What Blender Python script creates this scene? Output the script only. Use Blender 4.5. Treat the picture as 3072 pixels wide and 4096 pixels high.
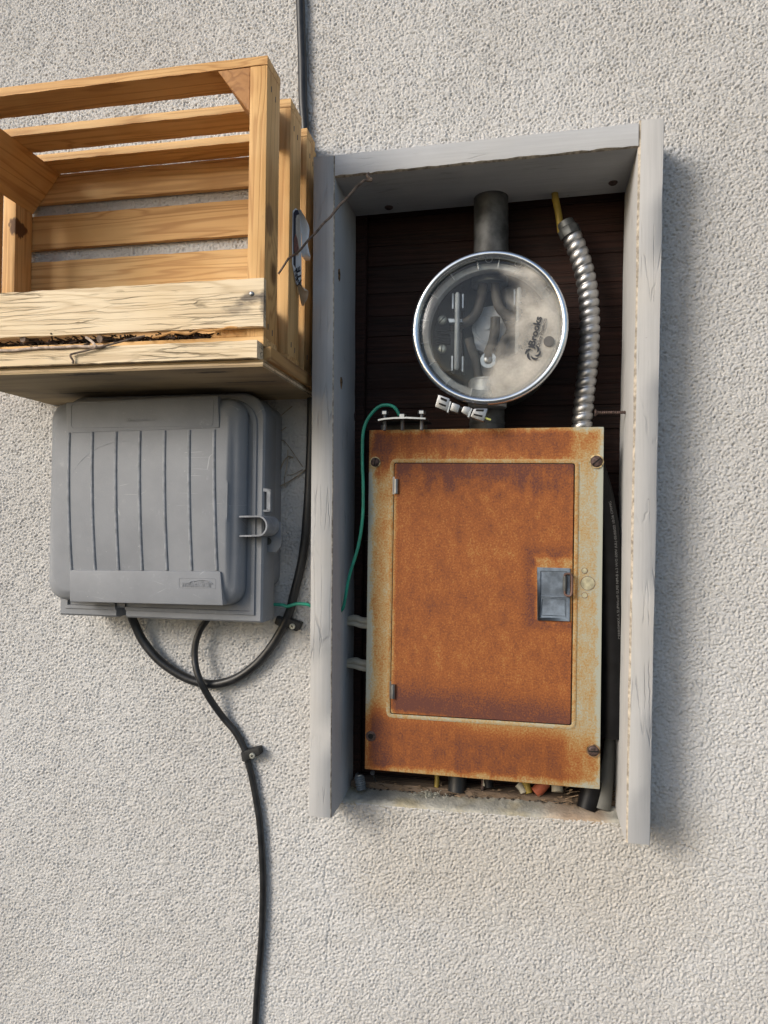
import bpy, bmesh, math, random
import numpy as np
from mathutils import Vector, Matrix

random.seed(7)
rng = np.random.default_rng(11)
for o in list(bpy.data.objects):
    bpy.data.objects.remove(o)
SC = bpy.context.scene
COL = SC.collection

# ------------------------------------------------------------------ camera
FPX = 2839.0
CAM = Vector((0.0, -1.2, 1.5))
_y, _p, _r = math.radians(11.1), math.radians(1.0), 0.0115
FWD = Vector((-math.sin(_y) * math.cos(_p), math.cos(_y) * math.cos(_p), math.sin(_p)))
_r0 = Vector((math.cos(_y), math.sin(_y), 0))
_u0 = _r0.cross(FWD)
RGT = _r0 * math.cos(_r) + _u0 * math.sin(_r)
UPV = -_r0 * math.sin(_r) + _u0 * math.cos(_r)
cd = bpy.data.cameras.new('camera')
cam = bpy.data.objects.new('camera', cd)
COL.objects.link(cam)
cam.matrix_world = Matrix(((RGT.x, UPV.x, -FWD.x, CAM.x), (RGT.y, UPV.y, -FWD.y, CAM.y),
                           (RGT.z, UPV.z, -FWD.z, CAM.z), (0, 0, 0, 1)))
cd.sensor_fit = 'HORIZONTAL'
cd.sensor_width = 36.0
cd.lens = FPX / 3072 * 36
cd.clip_start = 0.02
cd.clip_end = 500
SC.camera = cam

# ------------------------------------------------------------------ light
SUN_AZ, SUN_EL = 44.0, 24.0          # degrees left of the wall's normal, above the horizon
W = bpy.data.worlds.new('World')
SC.world = W
W.use_nodes = True
wn = W.node_tree.nodes
sky = wn.new('ShaderNodeTexSky')
sky.sky_type = 'NISHITA'
sky.sun_disc = False
sky.sun_elevation = math.radians(SUN_EL)
sky.sun_rotation = math.radians(180 + SUN_AZ)
sky.dust_density = 2.0
wn['Background'].inputs['Strength'].default_value = 0.15
W.node_tree.links.new(sky.outputs[0], wn['Background'].inputs[0])
sd = bpy.data.lights.new('sun', 'SUN')
sd.energy = 1.9
sd.angle = math.radians(21)
sd.color = (1.0, 0.96, 0.90)
so = bpy.data.objects.new('sun', sd)
COL.objects.link(so)
_a, _e = math.radians(SUN_AZ), math.radians(SUN_EL)
SUND = Vector((-math.sin(_a) * math.cos(_e), -math.cos(_a) * math.cos(_e), math.sin(_e)))
so.location = SUND * 20
so.rotation_euler = SUND.to_track_quat('Z', 'Y').to_euler()

SC.view_settings.view_transform = 'Standard'
SC.view_settings.look = 'None'
SC.view_settings.gamma = 1
SC.view_settings.use_curve_mapping = False
SC.view_settings.exposure = 0.27
SC.render.engine = 'CYCLES'
SC.cycles.max_bounces = 8
SC.cycles.transparent_max_bounces = 12


# ------------------------------------------------------------------ helpers
def P(x, y, Y):
    """a point of the place from where it shows in the photograph and its distance from the wall"""
    d = FWD + RGT * ((x - 1536) / FPX) - UPV * ((y - 2048) / FPX)
    return CAM + d * ((Y - CAM.y) / d.y)


class MB:
    def __init__(s):
        s.v, s.f, s.m = [], [], []

    def add(s, vs, fs, mi=0):
        b = len(s.v)
        s.v += [Vector(q) for q in vs]
        s.f += [tuple(i + b for i in f) for f in fs]
        s.m += [mi] * len(fs)
        return s

    def hexa(s, p, mi=0):
        return s.add(p, [(0, 1, 2, 3), (7, 6, 5, 4), (0, 4, 5, 1), (1, 5, 6, 2), (2, 6, 7, 3), (3, 7, 4, 0)], mi)

    def box(s, x0, x1, y0, y1, z0, z1, mi=0):
        return s.hexa([(x0, y0, z0), (x1, y0, z0), (x1, y0, z1), (x0, y0, z1),
                       (x0, y1, z0), (x1, y1, z0), (x1, y1, z1), (x0, y1, z1)], mi)

    def prism(s, front, vec, mi=0):
        n = len(front)
        vec = Vector(vec)
        a = [Vector(q) for q in front]
        b = [q + vec for q in a]
        fs = [tuple(range(n)), tuple(range(2 * n - 1, n - 1, -1))]
        fs += [(i, i + n, (i + 1) % n + n, (i + 1) % n) for i in range(n)]
        return s.add(a + b, fs, mi)

    def slab(s, px, Yf, Yb, mi=0):
        return s.prism([P(x, y, Yf) for x, y in px], (0, Yb - Yf, 0), mi)

    def tube(s, path, r, n=12, smooth=0, cap=True, mi=0, flat=1.0):
        pts = [Vector(q) for q in path]
        if smooth:
            pts = spline(pts, smooth)
        m = len(pts)
        rr = [r(i / (m - 1)) if callable(r) else r for i in range(m)]
        t0 = (pts[1] - pts[0]).normalized()
        nrm = t0.orthogonal().normalized()
        vs, fs = [], []
        for i in range(m):
            t = (pts[min(i + 1, m - 1)] - pts[max(i - 1, 0)]).normalized()
            nrm = (nrm - t * nrm.dot(t)).normalized()
            bn = t.cross(nrm)
            for k in range(n):
                a = 2 * math.pi * k / n
                vs.append(pts[i] + (nrm * math.cos(a) + bn * math.sin(a) * flat) * rr[i])
        for i in range(m - 1):
            for k in range(n):
                k2 = (k + 1) % n
                fs.append((i * n + k, i * n + k2, (i + 1) * n + k2, (i + 1) * n + k))
        if cap:
            fs.append(tuple(range(n - 1, -1, -1)))
            fs.append(tuple((m - 1) * n + k for k in range(n)))
        return s.add(vs, fs, mi)

    def cyl(s, a, b, r0, r1=None, n=16, mi=0):
        r1 = r0 if r1 is None else r1
        return s.tube([a, b], lambda t: r0 + (r1 - r0) * t, n, mi=mi)

    def lathe(s, c, prof, n=48, axis=(0, -1, 0), closed=False, mi=0, a0=0.0, a1=2 * math.pi, rot=0.0):
        """prof: (radius, height along axis)"""
        ax = Vector(axis).normalized()
        e1 = Vector((1, 0, 0)) if abs(ax.x) < .9 else Vector((0, 0, 1))
        e1 = (e1 - ax * e1.dot(ax)).normalized()
        e2 = ax.cross(e1)
        c = Vector(c)
        full = abs(a1 - a0 - 2 * math.pi) < 1e-6
        na = n if full else n + 1
        vs, fs = [], []
        for r, h in prof:
            for k in range(na):
                a = a0 + (a1 - a0) * k / n + rot
                vs.append(c + (e1 * math.cos(a) + e2 * math.sin(a)) * r + ax * h)
        m = len(prof)
        for i in range(m if closed else m - 1):
            i2 = (i + 1) % m
            for k in range(n):
                k2 = (k + 1) % na
                fs.append((i * na + k, i * na + k2, i2 * na + k2, i2 * na + k))
        if not closed and full:
            if prof[0][0] > 1e-5:
                fs.append(tuple(range(na - 1, -1, -1)))
            if prof[-1][0] > 1e-5:
                fs.append(tuple((m - 1) * na + k for k in range(na)))
        return s.add(vs, fs, mi)


def spline(pts, k):
    out = []
    n = len(pts)
    for i in range(n - 1):
        p0, p1, p2, p3 = pts[max(i - 1, 0)], pts[i], pts[i + 1], pts[min(i + 2, n - 1)]
        for j in range(k):
            t = j / k
            out.append(0.5 * ((2 * p1) + (p2 - p0) * t + (2 * p0 - 5 * p1 + 4 * p2 - p3) * t * t
                              + (3 * p1 - p0 - 3 * p2 + p3) * t ** 3))
    out.append(pts[-1])
    return out


ORG = {}


def link(name, me, mat, parent=None, org=None):
    o = bpy.data.objects.new(name, me)
    COL.objects.link(o)
    for m in (mat if isinstance(mat, (list, tuple)) else [mat]):
        me.materials.append(m)
    if parent is not None:
        o.parent = parent
    else:
        o.location = org
    ORG[o.name] = org
    return o


def obj(name, mb, mat, parent=None, bevel=0.0, seg=1, ang=35, smooth=True, jitter=0.0):
    """links the collected geometry as ONE mesh object"""
    if parent is not None:
        org = ORG[parent.name]
    else:
        xs = [v.x for v in mb.v]; ys = [v.y for v in mb.v]; zs = [v.z for v in mb.v]
        org = Vector(((min(xs) + max(xs)) / 2, (min(ys) + max(ys)) / 2, min(zs)))
    me = bpy.data.meshes.new(name)
    me.from_pydata([v - org for v in mb.v], [], mb.f)
    for p, mi in zip(me.polygons, mb.m):
        p.material_index = mi
    bm = bmesh.new()
    bm.from_mesh(me)
    bmesh.ops.remove_doubles(bm, verts=bm.verts, dist=1e-6)
    bmesh.ops.recalc_face_normals(bm, faces=bm.faces)
    if bevel:
        ed = [e for e in bm.edges if len(e.link_faces) == 2 and e.calc_face_angle(0) > 0.6]
        bmesh.ops.bevel(bm, geom=ed, offset=bevel, segments=seg, profile=0.6, affect='EDGES')
    if jitter:
        for v in bm.verts:
            v.co += Vector((random.uniform(-1, 1), random.uniform(-1, 1), random.uniform(-1, 1))) * jitter
    bm.to_mesh(me)
    bm.free()
    if smooth:
        me.shade_smooth()
        me.set_sharp_from_angle(angle=math.radians(ang))
    return link(name, me, mat, parent, org)


def tag(o, label, cat, group=None, kind=None):
    o['label'] = label
    o['category'] = cat
    if group:
        o['group'] = group
    if kind:
        o['kind'] = kind
    return o


def thing(name, label, cat, loc, group=None):
    o = bpy.data.objects.new(name, None)
    o.empty_display_size = 0.02
    COL.objects.link(o)
    o.location = Vector(loc)
    ORG[o.name] = Vector(loc)
    return tag(o, label, cat, group)


def text_mesh(body, size, thick=0.0, spacing=1.0):
    c = bpy.data.curves.new('lettering', 'FONT')
    c.body = body
    c.size = size
    c.offset = thick
    c.space_character = spacing
    c.resolution_u = 3
    t = bpy.data.objects.new('lettering', c)
    COL.objects.link(t)
    dg = bpy.context.evaluated_depsgraph_get()
    me = bpy.data.meshes.new_from_object(t.evaluated_get(dg))
    vs = [v.co.copy() for v in me.vertices]
    fs = [tuple(p.vertices) for p in me.polygons]
    bpy.data.objects.remove(t)
    bpy.data.curves.remove(c)
    bpy.data.meshes.remove(me)
    return vs, fs


def lettering(body, size, origin, xd, zd, mat, parent, thick=0.0, lift=0.0006, spacing=1.0, fn=None, name='lettering', width=None):
    vs, fs = text_mesh(body, size, thick, spacing)
    xd, zd = Vector(xd), Vector(zd)
    if width:
        k = width / max(v.x for v in vs)
        for v in vs:
            v.x *= k
    nrm = xd.cross(zd).normalized()
    mb = MB()
    if fn:
        out = [fn(v.x, v.y) for v in vs]
        mb.add(out, fs)
    else:
        f = [Vector(origin) + xd * v.x + zd * v.y + nrm * lift for v in vs]
        mb.add(f, fs)
    return obj(name, mb, mat, parent, smooth=False)


# ------------------------------------------------------------------ materials
def new_mat(name):
    m = bpy.data.materials.new(name)
    m.use_nodes = True
    nt = m.node_tree
    return m, nt, nt.nodes['Principled BSDF']


class NT:
    """short-hand for building node graphs"""

    def __init__(s, nt):
        s.nt = nt

    def n(s, t, **kw):
        x = s.nt.nodes.new(t)
        for k, v in kw.items():
            setattr(x, k, v)
        return x

    def set(s, sock, v):
        if hasattr(v, 'is_output') or isinstance(v, bpy.types.NodeSocket):
            s.nt.links.new(v, sock)
        else:
            sock.default_value = v

    def coord(s, scale=(1, 1, 1), rnd=0.0, off=(0, 0, 0)):
        tc = s.n('ShaderNodeTexCoord').outputs['Object']
        if rnd:
            oi = s.n('ShaderNodeObjectInfo').outputs['Random']
            a = s.n('ShaderNodeVectorMath', operation='MULTIPLY_ADD')
            s.set(a.inputs[0], oi)
            a.inputs[1].default_value = (rnd, rnd * 1.7, rnd * .6)
            s.set(a.inputs[2], tc)
            tc = a.outputs[0]
        mp = s.n('ShaderNodeMapping')
        mp.inputs['Scale'].default_value = scale
        mp.inputs['Location'].default_value = off
        s.set(mp.inputs['Vector'], tc)
        return mp.outputs[0]

    def noise(s, vec, scale, detail=3.0, rough=0.55, dist=0.0):
        x = s.n('ShaderNodeTexNoise')
        s.set(x.inputs['Vector'], vec)
        x.inputs['Scale'].default_value = scale
        x.inputs['Detail'].default_value = detail
        x.inputs['Roughness'].default_value = rough
        x.inputs['Distortion'].default_value = dist
        return x.outputs[0]

    def math(s, op, a, b=0.0, c=0.0, clamp=False):
        x = s.n('ShaderNodeMath', operation=op, use_clamp=clamp)
        s.set(x.inputs[0], a); s.set(x.inputs[1], b); s.set(x.inputs[2], c)
        return x.outputs[0]

    def ramp(s, v, a, b):
        x = s.n('ShaderNodeMapRange', interpolation_type='SMOOTHSTEP')
        s.set(x.inputs[0], v)
        x.inputs[1].default_value = a
        x.inputs[2].default_value = b
        return x.outputs[0]

    def mix(s, f, a, b):
        x = s.n('ShaderNodeMix', data_type='RGBA')
        s.set(x.inputs['Factor'], f)
        for i, v in (('A', a), ('B', b)):
            sk = [q for q in x.inputs if q.name == i and q.type == 'RGBA'][0]
            if isinstance(v, (tuple, list)):
                sk.default_value = (*v, 1) if len(v) == 3 else v
            else:
                s.set(sk, v)
        return [q for q in x.outputs if q.type == 'RGBA'][0]

    def bump(s, h, strength, dist, normal=None):
        x = s.n('ShaderNodeBump')
        x.inputs['Strength'].default_value = strength
        x.inputs['Distance'].default_value = dist
        s.set(x.inputs['Height'], h)
        if normal is not None:
            s.set(x.inputs['Normal'], normal)
        return x.outputs[0]

    def xyz(s, vec):
        x = s.n('ShaderNodeSeparateXYZ')
        s.set(x.inputs[0], vec)
        return x.outputs


def simple(name, col, rough=0.6, metal=0.0, spec=0.4, var=0.12, nscale=40, bump=0.0, bscale=300, rnd=1.0):
    m, nt, b = new_mat(name)
    N = NT(nt)
    v = N.coord(rnd=rnd)
    n1 = N.noise(v, nscale, 4)
    dark = tuple(c * (1 - var * 1.6) for c in col)
    lite = tuple(min(1, c * (1 + var)) for c in col)
    N.set(b.inputs['Base Color'], N.mix(N.ramp(n1, .3, .7), dark, lite))
    N.set(b.inputs['Roughness'], N.math('MULTIPLY_ADD', n1, 0.25, rough - 0.12))
    b.inputs['Metallic'].default_value = metal
    b.inputs['Specular IOR Level'].default_value = spec
    if bump:
        N.set(b.inputs['Normal'], N.bump(N.noise(v, bscale, 3), 0.6, bump))
    return m


def wood(name, lite, mid, dark, axis='x', cross=24.0, ring=40.0, rough=0.62, bump=0.0006, grey=None, knots=True, crack=0.0, rmix=.55, stain=None):
    m, nt, b = new_mat(name)
    N = NT(nt)
    sc = {'x': (1, cross, cross), 'y': (cross, 1, cross), 'z': (cross, cross, 1)}[axis]
    v = N.coord(sc, rnd=5.0)
    base = N.noise(v, 1.6, 2, .5, .5)
    kf = None
    if knots:
        sk = {'x': (1, 1.7, 1.7), 'y': (1.7, 1, 1.7), 'z': (1.7, 1.7, 1)}[axis]
        vk = N.coord(sk, rnd=9.0)
        vo = N.n('ShaderNodeTexVoronoi')
        N.set(vo.inputs['Vector'], vk)
        vo.inputs['Scale'].default_value = 4.2
        kd = vo.outputs['Distance']
        kf = N.ramp(kd, 0.10, 0.055)
        base = N.math('ADD', base, N.math('MULTIPLY', N.ramp(kd, .34, .02), .35))
    ph = N.math('MULTIPLY', base, ring)
    rg = N.math('MULTIPLY_ADD', N.math('SINE', ph), .5, .5)
    rg = N.math('POWER', rg, 3.0)
    sf = {'x': (6, 260, 260), 'y': (260, 6, 260), 'z': (260, 260, 6)}[axis]
    fib = N.noise(N.coord(sf, rnd=5.0), 1.0, 3)
    big = N.noise(N.coord((1, 1, 1), rnd=5.0), 7, 3)
    c = N.mix(N.ramp(big, .35, .7), lite, mid)
    c = N.mix(N.math('MULTIPLY', rg, rmix), c, dark)
    c = N.mix(N.math('MULTIPLY', N.ramp(fib, .5, .8), .35), c, dark)
    if grey:
        g = N.ramp(N.noise(N.coord(tuple(q ** .5 for q in sc), rnd=3.0), 6, 4), .45, .62)
        c = N.mix(N.math('MULTIPLY', g, grey[3]), c, grey[:3])
    if kf is not None:
        c = N.mix(N.math('MULTIPLY', kf, .8), c, (dark[0] * .3, dark[1] * .25, dark[2] * .25))
    h = N.math('MULTIPLY_ADD', rg, -.5, fib)
    if crack:
        vo2 = N.n('ShaderNodeTexVoronoi', feature='DISTANCE_TO_EDGE')
        wv = N.n('ShaderNodeVectorMath', operation='MULTIPLY_ADD')
        nz_ = N.n('ShaderNodeTexNoise')
        N.set(nz_.inputs['Vector'], N.coord()); nz_.inputs['Scale'].default_value = 35
        N.set(wv.inputs[0], nz_.outputs[1]); wv.inputs[1].default_value = (.35, .35, .35)
        N.set(wv.inputs[2], N.coord(tuple({1: 6.0}.get(q, 120) for q in sc), rnd=4.0))
        N.set(vo2.inputs['Vector'], wv.outputs[0]); vo2.inputs['Scale'].default_value = 1.0
        cf = N.math('MULTIPLY', N.ramp(vo2.outputs['Distance'], .06, .012), N.ramp(N.noise(N.coord((1, 4, 4), rnd=2.0), 9, 3), .46, .64))
        c = N.mix(N.math('MULTIPLY', cf, crack), c, (dark[0] * .25, dark[1] * .25, dark[2] * .25))
        h = N.math('MULTIPLY_ADD', cf, -2.0, h)
    for (ce_, ra_, am_, sc_) in (stain or ()):      # nail stains and big knots, in the thing's own coordinates
        nn = N.math('MULTIPLY', N.math('SUBTRACT', N.noise(N.coord((1, 1, 3) if axis == 'x' else (2, 2, 1)), 60, 4), .5), 1.5 if am_ > .82 or axis == 'x' else .6)
        sm_ = None
        for q_, cc_, rr_ in zip(N.xyz(N.coord()), ce_, ra_):
            e_ = N.math('DIVIDE', N.math('SUBTRACT', q_, cc_), rr_)
            e_ = N.math('MULTIPLY', e_, e_)
            sm_ = e_ if sm_ is None else N.math('ADD', sm_, e_)
        sf_ = N.ramp(N.math('ADD', N.math('SQRT', sm_), nn), 1.0, .25 if axis == 'x' else .7)
        c = N.mix(N.math('MULTIPLY', sf_, am_), c, sc_)
    tone = N.n('ShaderNodeObjectInfo').outputs['Random']
    dk_ = N.n('ShaderNodeMix', data_type='RGBA', blend_type='MULTIPLY')
    N.set(dk_.inputs[0], N.math('MULTIPLY', tone, .55))
    cs_ = [q for q in dk_.inputs if q.type == 'RGBA']
    N.set(cs_[0], c); cs_[1].default_value = (.78, .66, .52, 1)
    c = [q for q in dk_.outputs if q.type == 'RGBA'][0]
    N.set(b.inputs['Base Color'], c)
    b.inputs['Roughness'].default_value = rough
    b.inputs['Specular IOR Level'].default_value = 0.3
    N.set(b.inputs['Normal'], N.bump(h, .7, bump))
    return m


PINE = ((.74, .49, .225), (.64, .385, .15), (.36, .17, .05))
M = {}
for ax in 'xyz':
    M['pine_' + ax] = wood('pine_' + ax, *PINE, axis=ax)
_co = Vector(((-.3635 - .946) / 2, -.125, 1.752))
M['pine_knot'] = wood('pine_knot', *PINE, axis='z', stain=[
    ((-.921 - _co.x, -.052 + .125, P(60, 905, -.06).z - _co.z), (.0145, .026, .019), .9, (.075, .030, .014)),
    ((-.366 - _co.x, -.232 + .125, P(1060, 872, -.24).z - _co.z), (.012, .018, .028), .6, (.16, .085, .045))])
M['pine_end'] = wood('pine_end', (.50, .27, .11), (.42, .21, .075), (.25, .11, .035), axis='y', cross=16, knots=False)
_nq = P(1006, 1175, -.2605) - Vector((-.62, -.13, 1.72))
WPINE = ((.80, .68, .49), (.74, .60, .40), (.46, .34, .20))
M['weathered'] = wood('weathered_pine', *WPINE, axis='x', cross=22, ring=60, rough=.8, bump=.0012, crack=.6, knots=False, rmix=.45)
M['weathered_front'] = wood('weathered_front', *WPINE, axis='x', cross=22, ring=60, rough=.8, bump=.0012, crack=.6, knots=False, rmix=.45,
                            stain=[((_nq.x + dx, 0, _nq.z + dz), (rx, 9, rz), am, (.06, .055, .06)) for dx, dz, rx, rz, am in
                                   ((-.002, -.006, .028, .012, .8), (-.020, -.020, .030, .010, .5), (.018, -.012, .008, .028, .65))])
M['osb'] = wood('strand_board', (.52, .33, .14), (.35, .18, .06), (.16, .07, .03), axis='y', cross=9, ring=50, bump=.0008, knots=False)
M['ply'] = wood('plywood', (.42, .33, .20), (.36, .27, .15), (.22, .16, .10), axis='x', cross=9, ring=22, rough=.8, knots=False,
                grey=(.10, .09, .085, .35),
                stain=[((x_, y_, 0), (rx, ry, 9), .8, (.04, .037, .035)) for x_, y_, rx, ry in
                       ((.17, -.105, .05, .008), (-.02, -.118, .06, .010), (.20, -.03, .08, .005), (-.12, .02, .09, .006))])
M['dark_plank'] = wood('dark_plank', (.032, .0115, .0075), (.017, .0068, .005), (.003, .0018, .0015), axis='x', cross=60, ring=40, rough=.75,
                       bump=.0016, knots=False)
M['old_plate'] = wood('old_plate', (.20, .15, .11), (.14, .10, .07), (.06, .04, .03), axis='x', cross=40, ring=45, rough=.85, bump=.0012,
                      knots=False)


def painted(name, col, axis='z', crack=.22):
    m, nt, b = new_mat(name)
    N = NT(nt)
    sc = (75, 75, 5.0) if axis == 'z' else (5.0, 75, 75)
    v = N.coord(sc, rnd=3.0)
    vo = N.n('ShaderNodeTexVoronoi', feature='DISTANCE_TO_EDGE')
    wv = N.n('ShaderNodeVectorMath', operation='MULTIPLY_ADD')
    nz_ = N.n('ShaderNodeTexNoise')
    N.set(nz_.inputs['Vector'], N.coord())
    nz_.inputs['Scale'].default_value = 60
    N.set(wv.inputs[0], nz_.outputs[1]); wv.inputs[1].default_value = (.16, .16, .1); N.set(wv.inputs[2], v)
    N.set(vo.inputs['Vector'], wv.outputs[0])
    vo.inputs['Scale'].default_value = 1.0
    cf = N.math('MULTIPLY', N.ramp(vo.outputs['Distance'], .045, .008), N.ramp(N.noise(N.coord(rnd=2.0), 13, 3), .50, .68))
    big = N.noise(N.coord((1.6, 1.6, 1) if axis == 'z' else (1, 1.6, 1.6), rnd=2.0), 9, 5, .6)
    fine = N.noise(N.coord(tuple(q * 3.4 if q > 10 else q * 1.5 for q in sc), rnd=2.0), 1.0, 4, .65)
    c = N.mix(N.math('MULTIPLY_ADD', N.ramp(fine, .32, .68), .55, N.math('MULTIPLY', N.ramp(big, .3, .72), .45)), tuple(q * .90 for q in col), tuple(min(1, q * 1.08) for q in col))
    warm = N.ramp(N.noise(N.coord(rnd=6.0), 5, 3), .5, .75)
    c = N.mix(N.math('MULTIPLY', warm, .35), c, (col[0] * 1.02, col[1] * .96, col[2] * .86))
    spot = N.ramp(N.noise(N.coord(rnd=8.0), 95, 2), .74, .80)
    c = N.mix(N.math('MULTIPLY', spot, .55), c, (.10, .085, .075))
    c = N.mix(N.math('MULTIPLY', cf, crack), c, (.06, .055, .055))
    N.set(b.inputs['Base Color'], c)
    b.inputs['Roughness'].default_value = .72
    b.inputs['Specular IOR Level'].default_value = .3
    h = N.math('MULTIPLY_ADD', cf, -1.6, N.math('MULTIPLY_ADD', fine, .35, N.math('MULTIPLY', big, .5)))
    N.set(b.inputs['Normal'], N.bump(h, .6, .0010))
    return m


M['paint_z'] = painted('grey_paint_upright', (.405, .405, .405))
M['paint_x'] = painted('grey_paint_level', (.41, .415, .42), 'x')
M['bare_edge'] = simple('bare_wood_edge', (.43, .38, .31), .85, var=.3, nscale=120, bump=.0008, bscale=260)


def stucco_mat(name, coarse):
    m, nt, b = new_mat(name)
    N = NT(nt)
    v = N.coord()
    big = N.noise(v, 2.2, 4)
    c = N.mix(N.ramp(big, .35, .68), (.512, .504, .492), (.578, .576, .572))
    mid = N.noise(v, 26, 4)
    c = N.mix(N.math('MULTIPLY', N.ramp(mid, .5, .75), .35), c, (.46, .45, .435))
    # tan tint under the sill of the opening, in the wall's own coordinates
    x, y, z = N.xyz(v)
    wob = N.math('MULTIPLY', N.math('SUBTRACT', N.noise(v, 7, 3), .5), .16)
    fx = N.math('MULTIPLY', N.ramp(N.math('ADD', x, wob), -.36, -.20), N.ramp(N.math('ADD', x, wob), .40, .16))
    zz = N.math('ADD', z, wob)
    fz = N.math('MULTIPLY', N.ramp(zz, .78, .93), N.ramp(zz, 1.10, 1.0))
    c = N.mix(N.math('MULTIPLY', N.math('MULTIPLY', fx, fz), .5), c, (.49, .45, .39))
    if coarse:                       # relief too far from the opening to be modelled: pit shade painted as mottling
        c = N.mix(N.math('MULTIPLY', N.ramp(N.noise(v, 190, 2), .45, .68), .45), c, (.33, .325, .315))
    N.set(b.inputs['Base Color'], c)
    b.inputs['Roughness'].default_value = .95
    b.inputs['Specular IOR Level'].default_value = .15
    h = N.noise(v, 460, 4, .7)
    d = .0017
    if coarse:
        vo = N.n('ShaderNodeTexVoronoi', feature='SMOOTH_F1')
        N.set(vo.inputs['Vector'], v)
        vo.inputs['Scale'].default_value = 215
        h = N.math('ADD', N.math('MULTIPLY', vo.outputs['Distance'], -1.0), N.math('MULTIPLY', N.noise(v, 170, 3, .6), 1.2))
        d = .0062
    N.set(b.inputs['Normal'], N.bump(h, .8, d))
    return m


M['stucco'] = stucco_mat('stucco', False)
M['stucco_far'] = stucco_mat('stucco_far', True)


def sill_mat():
    m, nt, b = new_mat('mortar_sill')
    N = NT(nt)
    v = N.coord()
    n = N.noise(v, 30, 5)
    c = N.mix(N.ramp(n, .35, .7), (.30, .29, .25), (.46, .44, .38))
    o = N.ramp(N.noise(v, 9, 2), .55, .72)
    x = N.xyz(v)[0]
    c = N.mix(N.math('MULTIPLY', N.math('MULTIPLY', N.ramp(x, .02, .07), N.ramp(x, .15, .12)), N.math('MULTIPLY_ADD', o, .5, .4)), c, (.34, .15, .04))
    c = N.mix(N.math('MULTIPLY', N.ramp(N.noise(v, 13, 2), .5, .7), .5), c, (.36, .28, .12))
    N.set(b.inputs['Base Color'], c)
    b.inputs['Roughness'].default_value = .95
    N.set(b.inputs['Normal'], N.bump(N.noise(v, 240, 4), .9, .0022))
    return m


M['sill'] = sill_mat()


def rust_mat(name, door):
    """object coordinates: origin at the bottom left corner of the panel front, metres"""
    m, nt, b = new_mat(name)
    N = NT(nt)
    v = N.coord()
    x, y, z = N.xyz(v)
    PW, PH = .388, .583
    big = N.noise(v, 9, 4, .6)
    mid = N.noise(N.coord((1.4, 1, .8)), 38, 6, .7)
    fine = N.noise(v, 330, 4, .75)
    fine2 = N.noise(v, 800, 2, .7)
    cen = lambda q, k: N.math('MULTIPLY', N.math('SUBTRACT', q, .5), k)
    wob = cen(mid, .05)
    wb2 = cen(big, .07)
    jit = N.math('ADD', N.math('ADD', cen(fine, 1.25), cen(fine2, .5)), N.math('ADD', cen(mid, .8), cen(big, .34)))
    xw, zw = N.math('ADD', x, wb2), N.math('ADD', z, N.math('ADD', wob, wb2))
    if door == 'lip':
        A = N.math('MULTIPLY_ADD', N.ramp(z, .12, .10), -.16, .34)
    elif door:
        A = N.math('ADD', .69, 0)
        top = N.ramp(zw, .455, .525)
        low = N.ramp(N.math('ADD', zw, N.math('MULTIPLY', x, .10)), .185, .125)
        dx = N.math('ABSOLUTE', N.math('SUBTRACT', x, .315))
        dz = N.math('ABSOLUTE', N.math('SUBTRACT', z, .318))
        dd = N.math('MAXIMUM', N.math('SUBTRACT', dx, .028), N.math('SUBTRACT', dz, .044))
        dw = N.math('ADD', dd, wob)
        halo = N.math('MULTIPLY', N.math('MULTIPLY', N.ramp(dw, .004, .013), N.ramp(dw, .034, .014)), .55)
        pf = N.math('MAXIMUM', N.math('MAXIMUM', top, low), halo)
        A = N.math('MULTIPLY_ADD', pf, .32, A)
        near = N.ramp(dd, .010, .002)
        A = N.math('MULTIPLY_ADD', near, -.22, A)
        lo = N.ramp(N.math('ADD', z, N.math('MULTIPLY', x, .055)), .112, .100)
        A = N.math('MULTIPLY_ADD', lo, -.55, A)
        A = N.math('MULTIPLY_ADD', N.ramp(x, .052, .043), -.32, A)
    else:
        ex = N.math('MINIMUM', x, N.math('SUBTRACT', PW, x))
        ez = N.math('MINIMUM', z, N.math('SUBTRACT', PH, z))
        rail = N.math('MAXIMUM', N.ramp(zw, .488, .555), N.ramp(N.math('ADD', zw, N.math('MULTIPLY', x, .06)), .130, .075))
        side = N.ramp(xw, .325, .35)
        rail = N.math('MULTIPLY', rail, N.math('MULTIPLY_ADD', side, -.5, 1.0))
        left = N.math('MULTIPLY', N.ramp(xw, .055, .02), .12)
        A = N.math('ADD', N.math('MULTIPLY_ADD', rail, .60, .17), N.math('MULTIPLY', left, 1.6))
        A = N.math('MULTIPLY_ADD', N.ramp(N.math('ADD', N.math('MINIMUM', ex, ez), N.math('MULTIPLY', wob, .3)), .014, .001), -.40, A)
    f = N.math('ADD', A, N.math('MULTIPLY', jit, .85 if door else .95))
    cr = N.n('ShaderNodeValToRGB')
    el = cr.color_ramp.elements
    stops = ((0.0, (.37, .385, .325)), (.22, (.405, .30, .15)), (.40, (.375, .205, .07)), (.60, (.315, .103, .028)),
             (.80, (.215, .070, .024)), (1.0, (.115, .042, .031)))
    el[0].position, el[0].color = stops[0][0], (*stops[0][1], 1)
    el[1].position, el[1].color = stops[-1][0], (*stops[-1][1], 1)
    for p_, c_ in stops[1:-1]:
        e_ = el.new(p_)
        e_.color = (*c_, 1)
    N.set(cr.inputs[0], f)
    c = cr.outputs[0]
    N.set(b.inputs['Base Color'], c)
    N.set(b.inputs['Roughness'], N.math('MULTIPLY_ADD', fine, .2, .66))
    b.inputs['Specular IOR Level'].default_value = .28
    N.set(b.inputs['Normal'], N.bump(N.math('ADD', fine, N.math('MULTIPLY', mid, .6)), .45, .0006))
    return m


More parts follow.
